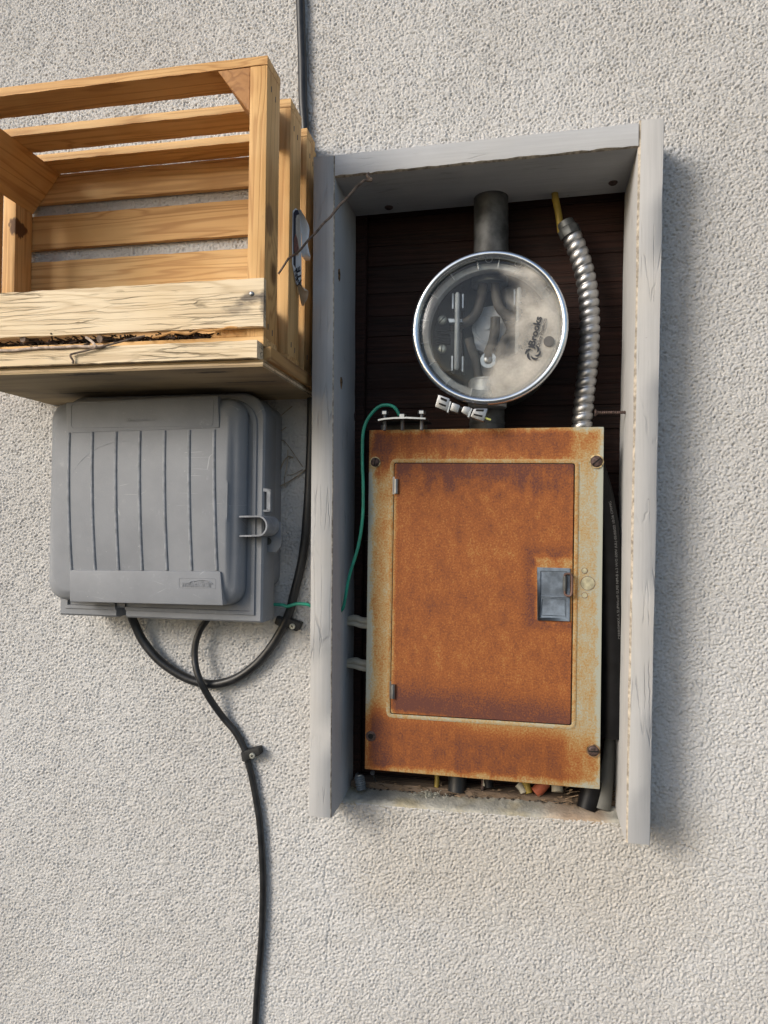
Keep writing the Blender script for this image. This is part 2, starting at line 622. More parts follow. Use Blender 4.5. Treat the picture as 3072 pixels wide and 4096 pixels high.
M['rust_trim'] = rust_mat('rusted_trim', False)
M['rust_door'] = rust_mat('rusted_door', True)
M['rust_lip'] = rust_mat('rusted_lip', 'lip')
M['pale_lip'] = simple('pale_flaked_lip', (.47, .36, .19), .75, var=.5, nscale=130, bump=.0006)
M['ko'] = simple('knockout_paint', (.40, .37, .25), .7, var=.2, nscale=90)
M['hub'] = simple('hub_metal', (.46, .47, .48), .45, metal=.4, var=.25, nscale=30)
M['plug'] = simple('grey_plug', (.13, .125, .12), .6, var=.15)
M['rust_screw'] = simple('rusted_screw', (.085, .055, .048), .6, metal=.3, var=.4, nscale=200, bump=.0004)
M['black_gap'] = simple('black_gap', (.01, .009, .008), .9, var=.2)
M['enclosure'] = simple('enclosure_grey', (.22, .23, .22), .6, var=.25, nscale=18)
M['latch'] = simple('latch_grey', (.155, .19, .235), .55, var=.30, nscale=45, bump=.0004)
M['handle'] = simple('handle_brown', (.13, .075, .06), .5, metal=.3, var=.3, nscale=90)
M['zinc'] = simple('zinc', (.30, .305, .31), .38, metal=1.0, var=.12, nscale=60, bump=.0003)
M['steel_ring'] = simple('steel_ring', (.74, .77, .80), .22, metal=1.0, var=.06, nscale=20)
M['conduit'] = simple('flexible_conduit', (.50, .50, .50), .42, metal=1.0, var=.12, nscale=60, bump=.0003)
M['galv'] = simple('galvanised_pipe', (.10, .102, .102), .6, metal=.55, var=.35, nscale=30, bump=.0006, bscale=120)
M['dark_metal'] = simple('dark_metal', (.10, .105, .105), .5, metal=.6, var=.3, nscale=40)
M['bolt'] = simple('bolt_steel', (.45, .46, .47), .3, metal=1.0, var=.15, nscale=100)
def plastic_mat():
    m, nt, b = new_mat('grey_plastic')
    N = NT(nt)
    v = N.coord(rnd=.3)
    n1_ = N.noise(v, 9, 5, .6)
    c = N.mix(N.ramp(n1_, .3, .7), (.195, .207, .228), (.245, .258, .28))
    chalk = N.ramp(N.noise(v, 55, 6, .75), .58, .75)
    c = N.mix(N.math('MULTIPLY', chalk, .35), c, (.36, .38, .41))
    vo = N.n('ShaderNodeTexVoronoi', feature='DISTANCE_TO_EDGE')
    N.set(vo.inputs['Vector'], N.coord((9, 9, 26), rnd=.3))
    vo.inputs['Scale'].default_value = 1.0
    sc_ = N.math('MULTIPLY', N.ramp(vo.outputs['Distance'], .010, .002), N.ramp(N.noise(v, 17, 3), .56, .66))
    c = N.mix(N.math('MULTIPLY', sc_, .6), c, (.42, .44, .47))
    spk = N.ramp(N.noise(v, 210, 2), .73, .78)
    c = N.mix(N.math('MULTIPLY', spk, .5), c, (.45, .47, .5))
    N.set(b.inputs['Base Color'], c)
    N.set(b.inputs['Roughness'], N.math('MULTIPLY_ADD', n1_, .2, .5))
    b.inputs['Specular IOR Level'].default_value = .35
    N.set(b.inputs['Normal'], N.bump(N.math('ADD', N.noise(v, 420, 3), N.math('MULTIPLY', sc_, -1.0)), .5, .0004))
    return m


M['plastic'] = plastic_mat()
M['plastic_worn'] = simple('grey_plastic_rib', (.23, .245, .27), .65, var=.16, nscale=70, bump=.0006, bscale=200)
M['rubber'] = simple('black_rubber', (.016, .017, .019), .42, spec=.45, var=.25, nscale=40, bump=.0004, bscale=180)
M['cable'] = simple('black_cable', (.006, .006, .007), .5, spec=.2, var=.25, nscale=50)
M['clip'] = simple('black_clip', (.018, .019, .02), .6, var=.2, nscale=80)
M['green'] = simple('green_wire', (.015, .27, .18), .42, spec=.5, var=.15, nscale=60)
M['yellow'] = simple('yellow_wire', (.27, .19, .03), .55, var=.15)
M['orange'] = simple('orange_wire', (.30, .075, .035), .6, var=.15)
M['white_cable'] = simple('white_cable', (.36, .33, .26), .55, var=.12)
M['grey_pvc'] = simple('grey_pipe', (.10, .10, .09), .6, var=.15, nscale=20)
M['white_plastic'] = simple('white_plastic', (.42, .45, .50), .5, var=.12)
M['paper'] = simple('peeling_paper', (.78, .80, .82), .8, var=.08, nscale=40)
M['paper_back'] = simple('paper_tan', (.60, .54, .46), .8, var=.14, nscale=60)
M['ink'] = simple('black_ink', (.012, .012, .016), .7, var=.1)
M['navy'] = simple('navy_print', (.014, .016, .035), .6, var=.1)
M['redprint'] = simple('red_print', (.24, .10, .07), .7, var=.35, nscale=180)
M['print'] = simple('white_print', (.20, .20, .20), .7, var=.1)
M['logo'] = simple('dark_logo', (.035, .038, .045), .6, var=.1)
M['twig'] = simple('dry_twig', (.17, .125, .095), .85, var=.35, nscale=120, bump=.0006)
M['twig_pale'] = simple('pale_twig', (.50, .40, .32), .8, var=.25, nscale=120)
M['twig_tan'] = simple('tan_twig', (.52, .28, .10), .8, var=.2, nscale=90)
M['stem'] = simple('dry_stem', (.34, .29, .22), .85, var=.3, nscale=60)
M['debris'] = simple('dark_debris', (.045, .03, .024), .95, var=.5, nscale=120)
M['straw'] = simple('straw', (.20, .14, .09), .9, var=.5, nscale=90)
M['dust'] = simple('dirt', (.10, .085, .07), .95, var=.5, nscale=90, bump=.002, bscale=150)
M['fluff'] = simple('fluff', (.38, .38, .33), .9, var=.2)
M['clearcap'] = simple('clear_cap', (.16, .175, .185), .25, spec=.6, var=.2)
M['brown_stain'] = simple('rust_stain', (.22, .13, .06), .9, var=.5, nscale=160)
M['meter_dark'] = simple('meter_black', (.022, .023, .026), .5, var=.3)
M['meter_inside'] = simple('meter_inside', (.13, .133, .136), .5, metal=.4, var=.3, nscale=16)
M['meter_plate'] = simple('meter_plate', (.62, .64, .68), .45, metal=.0, var=.12)
M['meter_wire'] = simple('meter_cable', (.13, .115, .10), .6, var=.3, nscale=30)
M['ledge'] = simple('grey_ledge', (.42, .43, .43), .5, var=.22, nscale=30)
M['clear_rod'] = simple('milky_rod', (.42, .44, .45), .35, spec=.6, var=.1)
M['brass'] = simple('brass_screw', (.46, .47, .42), .4, metal=.6, var=.2)
M['olive'] = simple('olive_zinc', (.40, .42, .12), .4, metal=.8, var=.2)


def cover_mat():
    m, nt, b = new_mat('clear_cover')
    N = NT(nt)
    out = nt.nodes['Material Output']
    nt.nodes.remove(b)
    v = N.coord((1, 1, 1))
    tr = N.n('ShaderNodeBsdfTransparent')
    tr.inputs[0].default_value = (.93, .94, .94, 1)
    gl = N.n('ShaderNodeBsdfGlossy')
    gl.inputs['Roughness'].default_value = .12
    di = N.n('ShaderNodeBsdfDiffuse')
    di.inputs[0].default_value = (.78, .73, .65, 1)
    fr = N.n('ShaderNodeFresnel')
    fr.inputs[0].default_value = 1.5
    m1 = N.n('ShaderNodeMixShader')
    N.set(m1.inputs[0], N.math('MULTIPLY', fr.outputs[0], .55))
    N.set(m1.inputs[1], tr.outputs[0]); N.set(m1.inputs[2], gl.outputs[0])
    # painted haze for cloud reflections on the plastic, heavier to the right
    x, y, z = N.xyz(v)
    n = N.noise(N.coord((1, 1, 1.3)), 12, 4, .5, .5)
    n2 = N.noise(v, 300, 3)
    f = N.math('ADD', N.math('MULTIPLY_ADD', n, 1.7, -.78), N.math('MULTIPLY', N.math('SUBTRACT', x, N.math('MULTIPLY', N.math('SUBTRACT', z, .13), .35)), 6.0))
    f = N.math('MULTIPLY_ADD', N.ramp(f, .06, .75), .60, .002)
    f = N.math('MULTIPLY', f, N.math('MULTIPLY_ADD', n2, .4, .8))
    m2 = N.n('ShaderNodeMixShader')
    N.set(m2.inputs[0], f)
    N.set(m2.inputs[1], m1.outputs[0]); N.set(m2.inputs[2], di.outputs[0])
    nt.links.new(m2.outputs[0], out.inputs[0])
    return m


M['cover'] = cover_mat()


def ground_mat():
    m, nt, b = new_mat('ground_soil')
    N = NT(nt)
    v = N.coord()
    N.set(b.inputs['Base Color'], N.mix(N.noise(v, 3, 5), (.045, .043, .04), (.075, .07, .065)))
    b.inputs['Roughness'].default_value = .95
    return m


M['ground'] = ground_mat()

# ------------------------------------------------------------------ ground
g = MB()
g.add([(-150, -200, 0), (150, -200, 0), (150, 60, 0), (-150, 60, 0)], [(0, 1, 2, 3)])
go = obj('ground', g, M['ground'])
go['kind'] = 'structure'

# ------------------------------------------------------------------ stucco wall
HX0, HX1 = -.325, .178                    # opening behind the painted boards
HZ1 = 2.085
lip = [P(x, y, 0) for x, y in ((1400, 3202), (1477, 3207), (1717, 3230), (1980, 3249), (2233, 3266), (2482, 3287))]
LX = [-.36] + [q.x for q in lip] + [.2]
LZ = [lip[0].z] + [q.z for q in lip] + [lip[-1].z]


def lip_z(x):
    return np.interp(x, LX, LZ)


wall = thing('house_wall', 'pale rough stucco house wall with fine cracks around a recessed opening', 'wall', (0, 0, 0))


def stucco_noise(nx, nz, step, lam, width, seed):
    r = np.random.default_rng(seed)
    a = r.standard_normal((nz, nx))
    fx = np.fft.fftfreq(nx, step)[None, :]
    fz = np.fft.fftfreq(nz, step)[:, None]
    k = np.hypot(fx, fz)
    k0 = 1 / lam
    h = np.real(np.fft.ifft2(np.fft.fft2(a) * np.exp(-((k - k0) / (width * k0)) ** 2)))
    return h / h.std()


def seg_dist(X, Z, pts):
    d = np.full(X.shape, 1e9)
    for a, b in zip(pts[:-1], pts[1:]):
        ax, az, bx, bz = a.x, a.z, b.x, b.z
        t = np.clip(((X - ax) * (bx - ax) + (Z - az) * (bz - az)) / ((bx - ax) ** 2 + (bz - az) ** 2 + 1e-12), 0, 1)
        d = np.minimum(d, np.hypot(X - ax - t * (bx - ax), Z - az - t * (bz - az)))
    return d


STEP = .0015
X0, X1, Z0, Z1 = -1.06, .46, .52, 2.55
nx, nz = int((X1 - X0) / STEP) + 1, int((Z1 - Z0) / STEP) + 1
gx = X0 + np.arange(nx) * STEP
gz = Z0 + np.arange(nz) * STEP
n1 = stucco_noise(nx, nz, STEP, .0085, .7, 1)
n2 = stucco_noise(nx, nz, STEP, .0045, .6, 2)
n3 = stucco_noise(nx, nz, STEP, .050, .6, 3)
n4 = stucco_noise(nx, nz, STEP, .0064, .5, 4)
n6 = stucco_noise(nx, nz, STEP, .016, .6, 6)


def grains(nx, nz, step, cell, seed, wx, wz):
    """dashed-plaster grains: distance between the two nearest grain centres, and a height per grain"""
    r = np.random.default_rng(seed)
    cx_, cz_ = int(nx * step / cell) + 4, int(nz * step / cell) + 4
    jx, jz, jh = r.random((cz_, cx_)), r.random((cz_, cx_)), r.random((cz_, cx_))
    U, V = np.meshgrid(np.arange(nx) * step / cell + 1.5, np.arange(nz) * step / cell + 1.5)
    U = (U + wx).astype(np.float32)
    V = (V + wz).astype(np.float32)
    iu, iv = np.clip(U.astype(int), 1, cx_ - 2), np.clip(V.astype(int), 1, cz_ - 2)
    f1 = np.full(U.shape, 9.0, np.float32); f2 = f1.copy(); hh = np.zeros(U.shape, np.float32)
    for du in (-1, 0, 1):
        for dv in (-1, 0, 1):
            a_, b_ = iu + du, iv + dv
            d_ = np.hypot(a_ + jx[b_, a_] - U, b_ + jz[b_, a_] - V)
            near = d_ < f1
            f2 = np.where(near, f1, np.minimum(f2, d_))
            hh = np.where(near, jh[b_, a_], hh)
            f1 = np.where(near, d_, f1)
    return f2 - f1, hh


ge, gh = grains(nx, nz, STEP, .0040, 21, n1 * .3, n6 * .3)
h = (.0013 * np.minimum(ge / .34, 1.0) ** .65 * (.6 + .4 * np.clip(.6 + .5 * n6, 0, 1)) + .0008 * gh + .0003 * n1 + .0004 * n2 + .00022 * n3
     - .0034 * np.clip(n4 - .9, 0, 1.0))
XX, ZZ = np.meshgrid(gx, gz)


def S(pts, ox, oy, k):
    return [P(ox + x * k, oy + y * k, 0) for x, y in pts]


cracks = [
    S([(655, 765), (640, 800), (605, 860), (600, 930), (612, 1000), (640, 1060), (648, 1110), (630, 1190), (630, 1240), (615, 1300),
       (622, 1350), (615, 1410), (630, 1480)], 900, 2900, .663),
    S([(455, -60), (470, 0), (475, 150), (490, 280), (475, 500), (480, 640), (478, 800), (490, 900), (480, 1050), (480, 1180), (510, 1330),
       (530, 1450), (560, 1600), (530, 1750), (510, 1850), (520, 1960)], 1100, 0, .2712),
    S([(890, 780), (1000, 820), (1060, 860), (1130, 880), (1200, 915), (1240, 940), (1310, 985), (1400, 1010)], 2300, 3000, .4955),
    S([(945, 490), (985, 505), (1000, 520), (1020, 535)], 900, 2900, .663),
    S([(785, 415), (783, 480), (770, 510), (740, 545)], 900, 2900, .663),
    S([(560, 870), (585, 905)], 1980, 3000, .422),
    S([(970, 780), (965, 820), (972, 835)], 1980, 3000, .422),
]
for cpts, dep in zip(cracks, (.0019, .0028, .0024, .0026, .0022, .0022, .0022)):
    fine = []
    for a, b in zip(cpts[:-1], cpts[1:]):
        for t in np.linspace(0, 1, 5)[:-1]:
            q = a.lerp(b, float(t))
            fine.append(q + Vector((random.uniform(-1, 1), 0, random.uniform(-1, 1))) * .0012)
    fine.append(cpts[-1])
    xs = [q.x for q in fine]; zs = [q.z for q in fine]
    i0, i1 = np.searchsorted(gx, min(xs) - .01), np.searchsorted(gx, max(xs) + .01)
    j0, j1 = np.searchsorted(gz, min(zs) - .01), np.searchsorted(gz, max(zs) + .01)
    d = seg_dist(XX[j0:j1, i0:i1], ZZ[j0:j1, i0:i1], fine)
    h[j0:j1, i0:i1] -= dep * np.clip(1 - d / .0023, 0, 1)
# the plaster thickens softly into the sill lip, and flattens out at the rim of the finely built area
rim = np.minimum.reduce([XX - X0, X1 - XX, ZZ - Z0, Z1 - ZZ])
h *= np.clip(rim / .004, 0, 1)
inx = np.clip((XX - HX0 + .03) / .06, 0, 1) * np.clip((HX1 + .03 - XX) / .06, 0, 1)
dl = lip_z(XX) - ZZ
bul = np.where(dl > -.002, inx * .004 * np.exp(-np.clip(dl, 0, None) / .05), 0)
Yv = -h - bul
# rows next to the lip are snapped to it
jl = np.floor((lip_z(gx) - Z0) / STEP).astype(int)
Zv = ZZ.copy()
for i in range(nx):
    if HX0 - .003 < gx[i] < HX1 + .003:
        Zv[jl[i], i] = lip_z(gx[i])
        Yv[jl[i], i] = -.002
keep = np.ones((nz - 1, nx - 1), bool)
cx, cz = (gx[:-1] + gx[1:]) / 2, (gz[:-1] + gz[1:]) / 2
CX, CZ = np.meshgrid(cx, cz)
jj = np.arange(nz - 1)[:, None]
keep &= ~((CX > HX0) & (CX < HX1) & (jj >= jl[None, :-1]) & (CZ < HZ1))
idx = np.arange(nx * nz).reshape(nz, nx)
q = np.stack([idx[:-1, :-1], idx[:-1, 1:], idx[1:, 1:], idx[1:, :-1]], -1)[keep]
co = np.stack([XX, Yv, Zv], -1).reshape(-1, 3).astype(np.float32)
used = np.zeros(len(co), bool)
used[q.ravel()] = True
remap = np.cumsum(used) - 1
co = co[used]
q = remap[q].astype(np.int32)
me = bpy.data.meshes.new('stucco')
me.vertices.add(len(co)); me.vertices.foreach_set('co', co.ravel())
me.loops.add(q.size); me.loops.foreach_set('vertex_index', q.ravel())
me.polygons.add(len(q)); me.polygons.foreach_set('loop_start', np.arange(0, q.size, 4, dtype=np.int32))
me.polygons.foreach_set('loop_total', np.full(len(q), 4, np.int32))
me.update(calc_edges=True)
me.validate()
me.shade_smooth()
link('stucco', me, M['stucco'], wall, Vector((0, 0, 0)))
far = MB()
for a, b, c, d in ((-5, X0, 0, 3.4), (X1, 4, 0, 3.4), (X0, X1, 0, Z0), (X0, X1, Z1, 3.4)):
    far.add([(a, 0, c), (b, 0, c), (b, 0, d), (a, 0, d)], [(0, 1, 2, 3)])
far.add([(-5, .2, 0), (4, .2, 0), (4, .2, 3.4), (-5, .2, 3.4)], [(3, 2, 1, 0)])
far.add([(-5, 0, 3.4), (4, 0, 3.4), (4, .2, 3.4), (-5, .2, 3.4)], [(0, 1, 2, 3)])
obj('plain_stucco', far, M['stucco_far'], wall, smooth=False)

# mortar sill of the opening
sb = MB()
sx = np.linspace(-.325, .178, 90)
prof = [(-.0035, -.006), (-.0045, -.001), (-.001, .002), (.008, .0035), (.03, .005), (.05, .0055), (.052, -.02)]
vs, fs = [], []
for i, x in enumerate(sx):
    z = float(lip_z(x))
    for k, (yy, dz) in enumerate(prof):
        w = random.uniform(-1, 1) * (.0016 if 1 < k < 6 else .0007)
        y2 = yy + (random.uniform(-.006, .004) if k in (5, 6) else 0)
        vs.append((x, y2, z + dz + w))
np_ = len(prof)
for i in range(len(sx) - 1):
    for k in range(np_ - 1):
        fs.append((i * np_ + k, (i + 1) * np_ + k, (i + 1) * np_ + k + 1, i * np_ + k + 1))
sb.add(vs, fs)
obj('sill', sb, M['sill'], wall, ang=70)

# dark planks at the back of the opening, studs at its sides, plate at its foot
YB = .088
z = 1.0
k = 0
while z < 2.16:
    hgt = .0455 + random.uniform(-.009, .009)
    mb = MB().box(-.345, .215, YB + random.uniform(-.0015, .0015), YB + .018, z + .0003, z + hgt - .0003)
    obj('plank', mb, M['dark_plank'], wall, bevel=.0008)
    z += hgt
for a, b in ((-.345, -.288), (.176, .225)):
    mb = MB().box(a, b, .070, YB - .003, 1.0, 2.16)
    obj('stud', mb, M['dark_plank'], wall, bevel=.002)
mb = MB().box(-.30, .165, .047, YB - .004, 1.0, 1.040)
obj('bottom_plate', mb, M['old_plate'], wall, bevel=.003, seg=2)
mb = MB().box(-.5, .4, .195, .199, .9, 2.3)

# ------------------------------------------------------------------ painted surround of the opening
FY, FB = -.08, .070
fr = thing('opening_surround', 'grey painted wooden surround of three boards around the recessed meter opening', 'frame', (-.07, 0, 1.02))


def board_v(tl, tr, bl, br, ch_l, ch_r):
    """upright board: front corners in photo pixels, chamfers on the front edges"""
    mb = MB()
    T = (P(*tl, FY), P(*tr, FY)); B = (P(*bl, FY), P(*br, FY))

    def ring(a, b):
        return [Vector((a.x + ch_l, FY, a.z)), Vector((b.x - ch_r, FY, b.z)), Vector((b.x, FY + ch_r, b.z)), Vector((b.x, FB, b.z)),
                Vector((a.x, FB, a.z)), Vector((a.x, FY + ch_l, a.z))]
    n = 24
    vs = []
    for i in range(n + 1):
        t = i / n
        a = ring(B[0].lerp(T[0], t), B[1].lerp(T[1], t))
        for q in a:
            vs.append(q + Vector((random.uniform(-1, 1) * .0005, 0, 0)))
    fs, mi = [], []
    for i in range(n):
        for k in range(6):
            k2 = (k + 1) % 6
            fs.append((i * 6 + k, i * 6 + k2, (i + 1) * 6 + k2, (i + 1) * 6 + k))
            mi.append(k)
    mb.add(vs, fs)
    mb.m = [1 if q == (1 if ch_r > ch_l else 5) else 0 for q in mi]
    mb.add(vs[:6], [tuple(range(6))]); mb.add(vs[-6:], [tuple(range(6))])
    return mb


obj('board', board_v((1254, 628), (1339, 621), (1236, 3265), (1325, 3272), .001, .002), [M['paint_z'], M['bare_edge']], fr, ang=50)
obj('board', board_v((2556, 479), (2658, 474), (2503, 3371), (2600, 3380), .0032, .0012), [M['paint_z'], M['bare_edge']], fr, ang=50)
mb = MB()
tl, tr, br, bl = [P(*q, FY) for q in ((1340, 620), (2555, 491), (2554, 586), (1339, 709))]
n = 40
vs, fs = [], []
for i in range(n + 1):
    t = i / n
    a = tl.lerp(tr, t); b = bl.lerp(br, t)
    cw = .0024 + random.uniform(-.0012, .0012)
    for q in ((FY + .001, a.z), (FY, a.z - .001), (FY, b.z + cw), (FY + .004, b.z), (FB, b.z), (FB, a.z)):
        vs.append(Vector((a.x * .5 + b.x * .5, q[0], q[1])))
for i in range(n):
    for k in range(6):
        k2 = (k + 1) % 6
        mb.add([], [])
        fs.append((i * 6 + k, i * 6 + k2, (i + 1) * 6 + k2, (i + 1) * 6 + k))
mb.add(vs, fs)
mb.m = [1 if (i % 6) == 2 else 0 for i in range(len(fs))]
obj('board', mb, [M['paint_x'], M['bare_edge']], fr, ang=50)
# dark bolt heads and rust blots on the boards
zt = float((bl.z + br.z) / 2)
for px, py, YY in ((2452, 770, .03), (1555, 848, .045)):
    q = P(px, py, YY)
    zb = bl.z + (br.z - bl.z) * (q.x - bl.x) / (br.x - bl.x)
    obj('bolt_head', MB().lathe((q.x, YY, zb), [(0, .004), (.005, .0036), (.0075, .0015), (.008, -.004)], 16, axis=(0, 0, -1)), M['rust_screw'], fr)
LXI = lambda zz: np.interp(zz, [1.024, 2.107], [P(1325, 3272, FY).x, P(1339, 621, FY).x])
for px, py, w in ((1355, 1100, .012), (1364, 1528, .012), (1418, 1662, .011)):
    # point on the inner face of the left board
    d = FWD + RGT * ((px - 1536) / FPX) - UPV * ((py - 2048) / FPX)
    t = 1.0
    for _ in range(8):
        q = CAM + d * t
        t *= (float(LXI(q.z)) - CAM.x) / (q.x - CAM.x)
    q = CAM + d * t
    mb = MB()
    m = 11
    ring = [Vector((q.x + .0012, q.y + math.cos(a) * w * random.uniform(.25, .6), q.z + math.sin(a) * w * random.uniform(.5, 1.1)))
            for a in [2 * math.pi * i / m for i in range(m)]]
    mb.add(ring + [Vector((q.x + .003, q.y, q.z))] + [Vector((v.x - .004, v.y, v.z)) for v in ring],
           [(i, (i + 1) % m, m) for i in range(m)] + [(i, (i + 1) % m, m + 1 + (i + 1) % m, m + 1 + i) for i in range(m)])
    obj('rust_blot', mb, M['brown_stain'] if py < 1600 else M['rust_screw'], fr)

# ------------------------------------------------------------------ breaker panel
PY = -.006                                   # front of the trim
PC = P(1459, 3078, PY)
panel = thing('breaker_panel', 'rusted orange breaker panel with closed door in the recessed opening', 'breaker panel', (PC.x, PY, P(1700, 3100, PY).z))
PO = ORG[panel.name]
PX0, PX1 = -.2605, .1272
PZ0, PZ1 = P(1459, 3077, PY).z, P(1477, 1720, PY).z
panel.location = ORG[panel.name] = Vector((PX0, PY, PZ0))
px_c = [P(1477, 1720, PY), P(2416, 1707, PY), P(2399.5, 3158, PY), P(1458.5, 3076.5, PY)]
mb = MB().prism(px_c, (0, .012, 0))
obj('trim_plate', mb, M['rust_trim'], panel, bevel=.0016, seg=2)
obj('enclosure', MB().box(PX0 + .012, PX1 - .012, PY + .0125, YB - .004, PZ0 + .014, PZ1 - .008), M['enclosure'], panel, bevel=.002)
dq = [P(1579, 1853, PY), P(2297, 1856, PY), P(2283, 2898, PY), P(1563, 2852, PY)]


def inset(qs, d):
    c = sum(qs, Vector()) / 4
    return [Vector((v.x + (d if v.x < c.x else -d), v.y, v.z + (d if v.z < c.z else -d))) for v in qs]


def frame_ring(outer, inner, Yf, Yb):
    mb = MB()
    o = [Vector((v.x, Yf, v.z)) for v in outer]; i = [Vector((v.x, Yf, v.z)) for v in inner]
    o2 = [Vector((v.x, Yb, v.z)) for v in outer]; i2 = [Vector((v.x, Yb, v.z)) for v in inner]
    for k in range(4):
        k2 = (k + 1) % 4
        mb.hexa([o[k], o[k2], i[k2], i[k], o2[k], o2[k2], i2[k2], i2[k]])
    return mb


def rrect(qs, r, n=5):
    """rounded corners on a quad in the wall plane"""
    out = []
    for k in range(4):
        p, a, b = qs[k], qs[k - 1], qs[(k + 1) % 4]
        u, w = (a - p).normalized() * r, (b - p).normalized() * r
        for j in range(n + 1):
            t = j / n
            out.append(p + u * (1 - t) ** 2 + w * t ** 2)
    return out


def rr_ring(outer, inner, Yf, Yb, ro, ri):
    a, b = rrect(outer, ro), rrect(inner, ri)
    n = len(a)
    f = lambda L, Y: [Vector((v.x, Y, v.z)) for v in L]
    mb = MB()
    vs = f(a, Yb) + f(a, Yf + .0009) + f([x.lerp(y, .35) for x, y in zip(a, b)], Yf) + f([x.lerp(y, .65) for x, y in zip(a, b)], Yf) + f(b, Yf + .0009) + f(b, Yb)
    fs = []
    for lv in range(5):
        for k in range(n):
            k2 = (k + 1) % n
            fs.append((lv * n + k, lv * n + k2, (lv + 1) * n + k2, (lv + 1) * n + k))
    mb.add(vs, fs)
    return mb


obj('door_lip', rr_ring(inset(dq, -.0078), inset(dq, -.0012), PY - .0018, PY + .001, .012, .004), M['rust_lip'], panel)
gap = MB().prism([v + Vector((0, -.0004, 0)) for v in inset(dq, -.0015)], (0, .0008, 0))
obj('door_gap', gap, M['black_gap'], panel)
dm = MB().prism([Vector((v.x, PY - .0034, v.z)) for v in rrect(inset(dq, .0004), .004)], (0, .0026, 0))
door = obj('door', dm, M['rust_door'], panel, bevel=.0009)
# latch plate on the door
lq = [P(2149, 2270, PY - .005), P(2281, 2273, PY - .005), P(2278, 2485, PY - .005), P(2149, 2481, PY - .005)]
lm = MB().prism(rrect(lq, .0025), (0, .0016, 0))
latch = obj('latch_plate', lm, M['latch'], door, bevel=.0006)
fq = inset(lq, .0052)
lm = frame_ring(lq, fq, PY - .0066, PY - .0048)
w = .0012
midz0 = P(2160, 2384, PY - .005).z
lm.box(fq[0].x, fq[1].x, PY - .0062, PY - .0048, midz0 - w, midz0 + w)
iq = inset(fq, .003)
for zz0, zz1 in ((lq[2].z + .0078, midz0 - .003),):
    lm.add(*(lambda m_: (m_.v, m_.f))(frame_ring([Vector((fq[0].x + .002, 0, zz1)), Vector((fq[1].x - .002, 0, zz1)), Vector((fq[1].x - .002, 0, zz0)), Vector((fq[0].x + .002, 0, zz0))],
                                                [Vector((fq[0].x + .003, 0, zz1 - .001)), Vector((fq[1].x - .003, 0, zz1 - .001)), Vector((fq[1].x - .003, 0, zz0 + .001)), Vector((fq[0].x + .003, 0, zz0 + .001))],
                                                PY - .0056, PY - .0048)))
obj('latch_rim', lm, M['latch'], door, bevel=.0004)
hq = [P(2259, 2297, PY - .0085), P(2274, 2295, PY - .0095), P(2286, 2302, PY - .0098), P(2288, 2340, PY - .0098), P(2285, 2378, PY - .0098), P(2271, 2384, PY - .0095), P(2259, 2376, PY - .0085)]
hm = MB().tube([hq[0]] + hq + [hq[-1]], .0020, 10, smooth=5)
hm.tube([hq[-1], P(2260, 2340, PY - .0085), hq[0]], .0020, 10)
obj('pull_handle', hm, M['handle'], door)
obj('handle_pivot', MB().cyl(P(2259.5, 2305, PY - .0088), P(2258.5, 2362, PY - .0088), .0032, n=14), M['dark_metal'], door)
# hinges
for (xa, xb, ya, yb) in ((1574, 1594, 1916, 1974), (1562, 1581, 2737, 2793)):
    a, b = P((xa + xb) / 2, ya, PY - .0055), P((xa + xb) / 2 - .5, yb, PY - .0055)
    hm = MB().cyl(a, b, .0041, n=18)
    hm.box(a.x - .0062, a.x - .002, PY - .0026, PY - .001, b.z - .001, a.z + .004)
    obj('hinge', hm, M['zinc'], panel)


def screw(c, r, slot, name, mat, parent, axis=(0, -1, 0), hgt=.004):
    mb = MB().lathe(c, [(r, -.002), (r, hgt * .35), (r * .82, hgt * .75), (r * .5, hgt * .95), (0.0, hgt)], 24, axis=axis)
    o = obj(name, mb, mat, parent, ang=60)
    d = Vector((math.cos(slot), 0, math.sin(slot)))
    w = Vector((-math.sin(slot), 0, math.cos(slot)))
    c = Vector(c) + Vector(axis) * (hgt * .93)
    f = [c + d * r * .86 * a + w * r * .11 * b for a, b in ((-1, -1), (1, -1), (1, 1), (-1, 1))]
    s2 = MB().prism([v + Vector(axis) * .0006 for v in f], Vector(axis) * -.002)
    obj('screw_slot', s2, M['black_gap'], o if o.parent is None or o.parent.parent is None else parent)
    return o


for (sx_, sy_), r, sl in (((1501, 1849), .0078, 1.4), ((2386, 1846), .0094, .7), ((2373, 3003), .0090, 0.0)):
    c = P(sx_, sy_, PY - .001)
    screw(c, r, sl, 'screw', M['rust_screw'], panel)
    obj('screw_seat', MB().lathe(c, [(r * 1.02, -.001), (r * 1.22, .0012), (r * 1.02, .0016), (r * .9, -.001)], 24, closed=True), M['pale_lip'] if sl else M['brown_stain'], panel)
c = P(1483, 2945, PY - .0002)
obj('screw_hole', MB().lathe(c, [(.0048, -.001), (.0048, .0006), (0, .0006)], 20), M['black_gap'], panel)
obj('hole_rim', MB().lathe(c, [(.0046, -.001), (.0046, .0014), (.0072, .0014), (.0088, .0004), (.009, -.001)], 24, closed=True), M['rust_screw'], panel)
# knockouts and their raised rings
for (kx, ky), r in (((2351, 2333), .0108), ((2338, 2283), .0041), ((2338, 2381), .0041)):
    c = P(kx, ky, PY)
    obj('knockout', MB().lathe(c, [(r, -.001), (r, .0005), (0, .0005)], 32), M['ko'], panel)
    obj('knockout_rim', MB().lathe(c, [(r * 1.0, -.0005), (r * 1.0, .0007), (r + .0006, .0007), (r + .0006, -.0005)], 32, closed=True), M['handle'], panel)

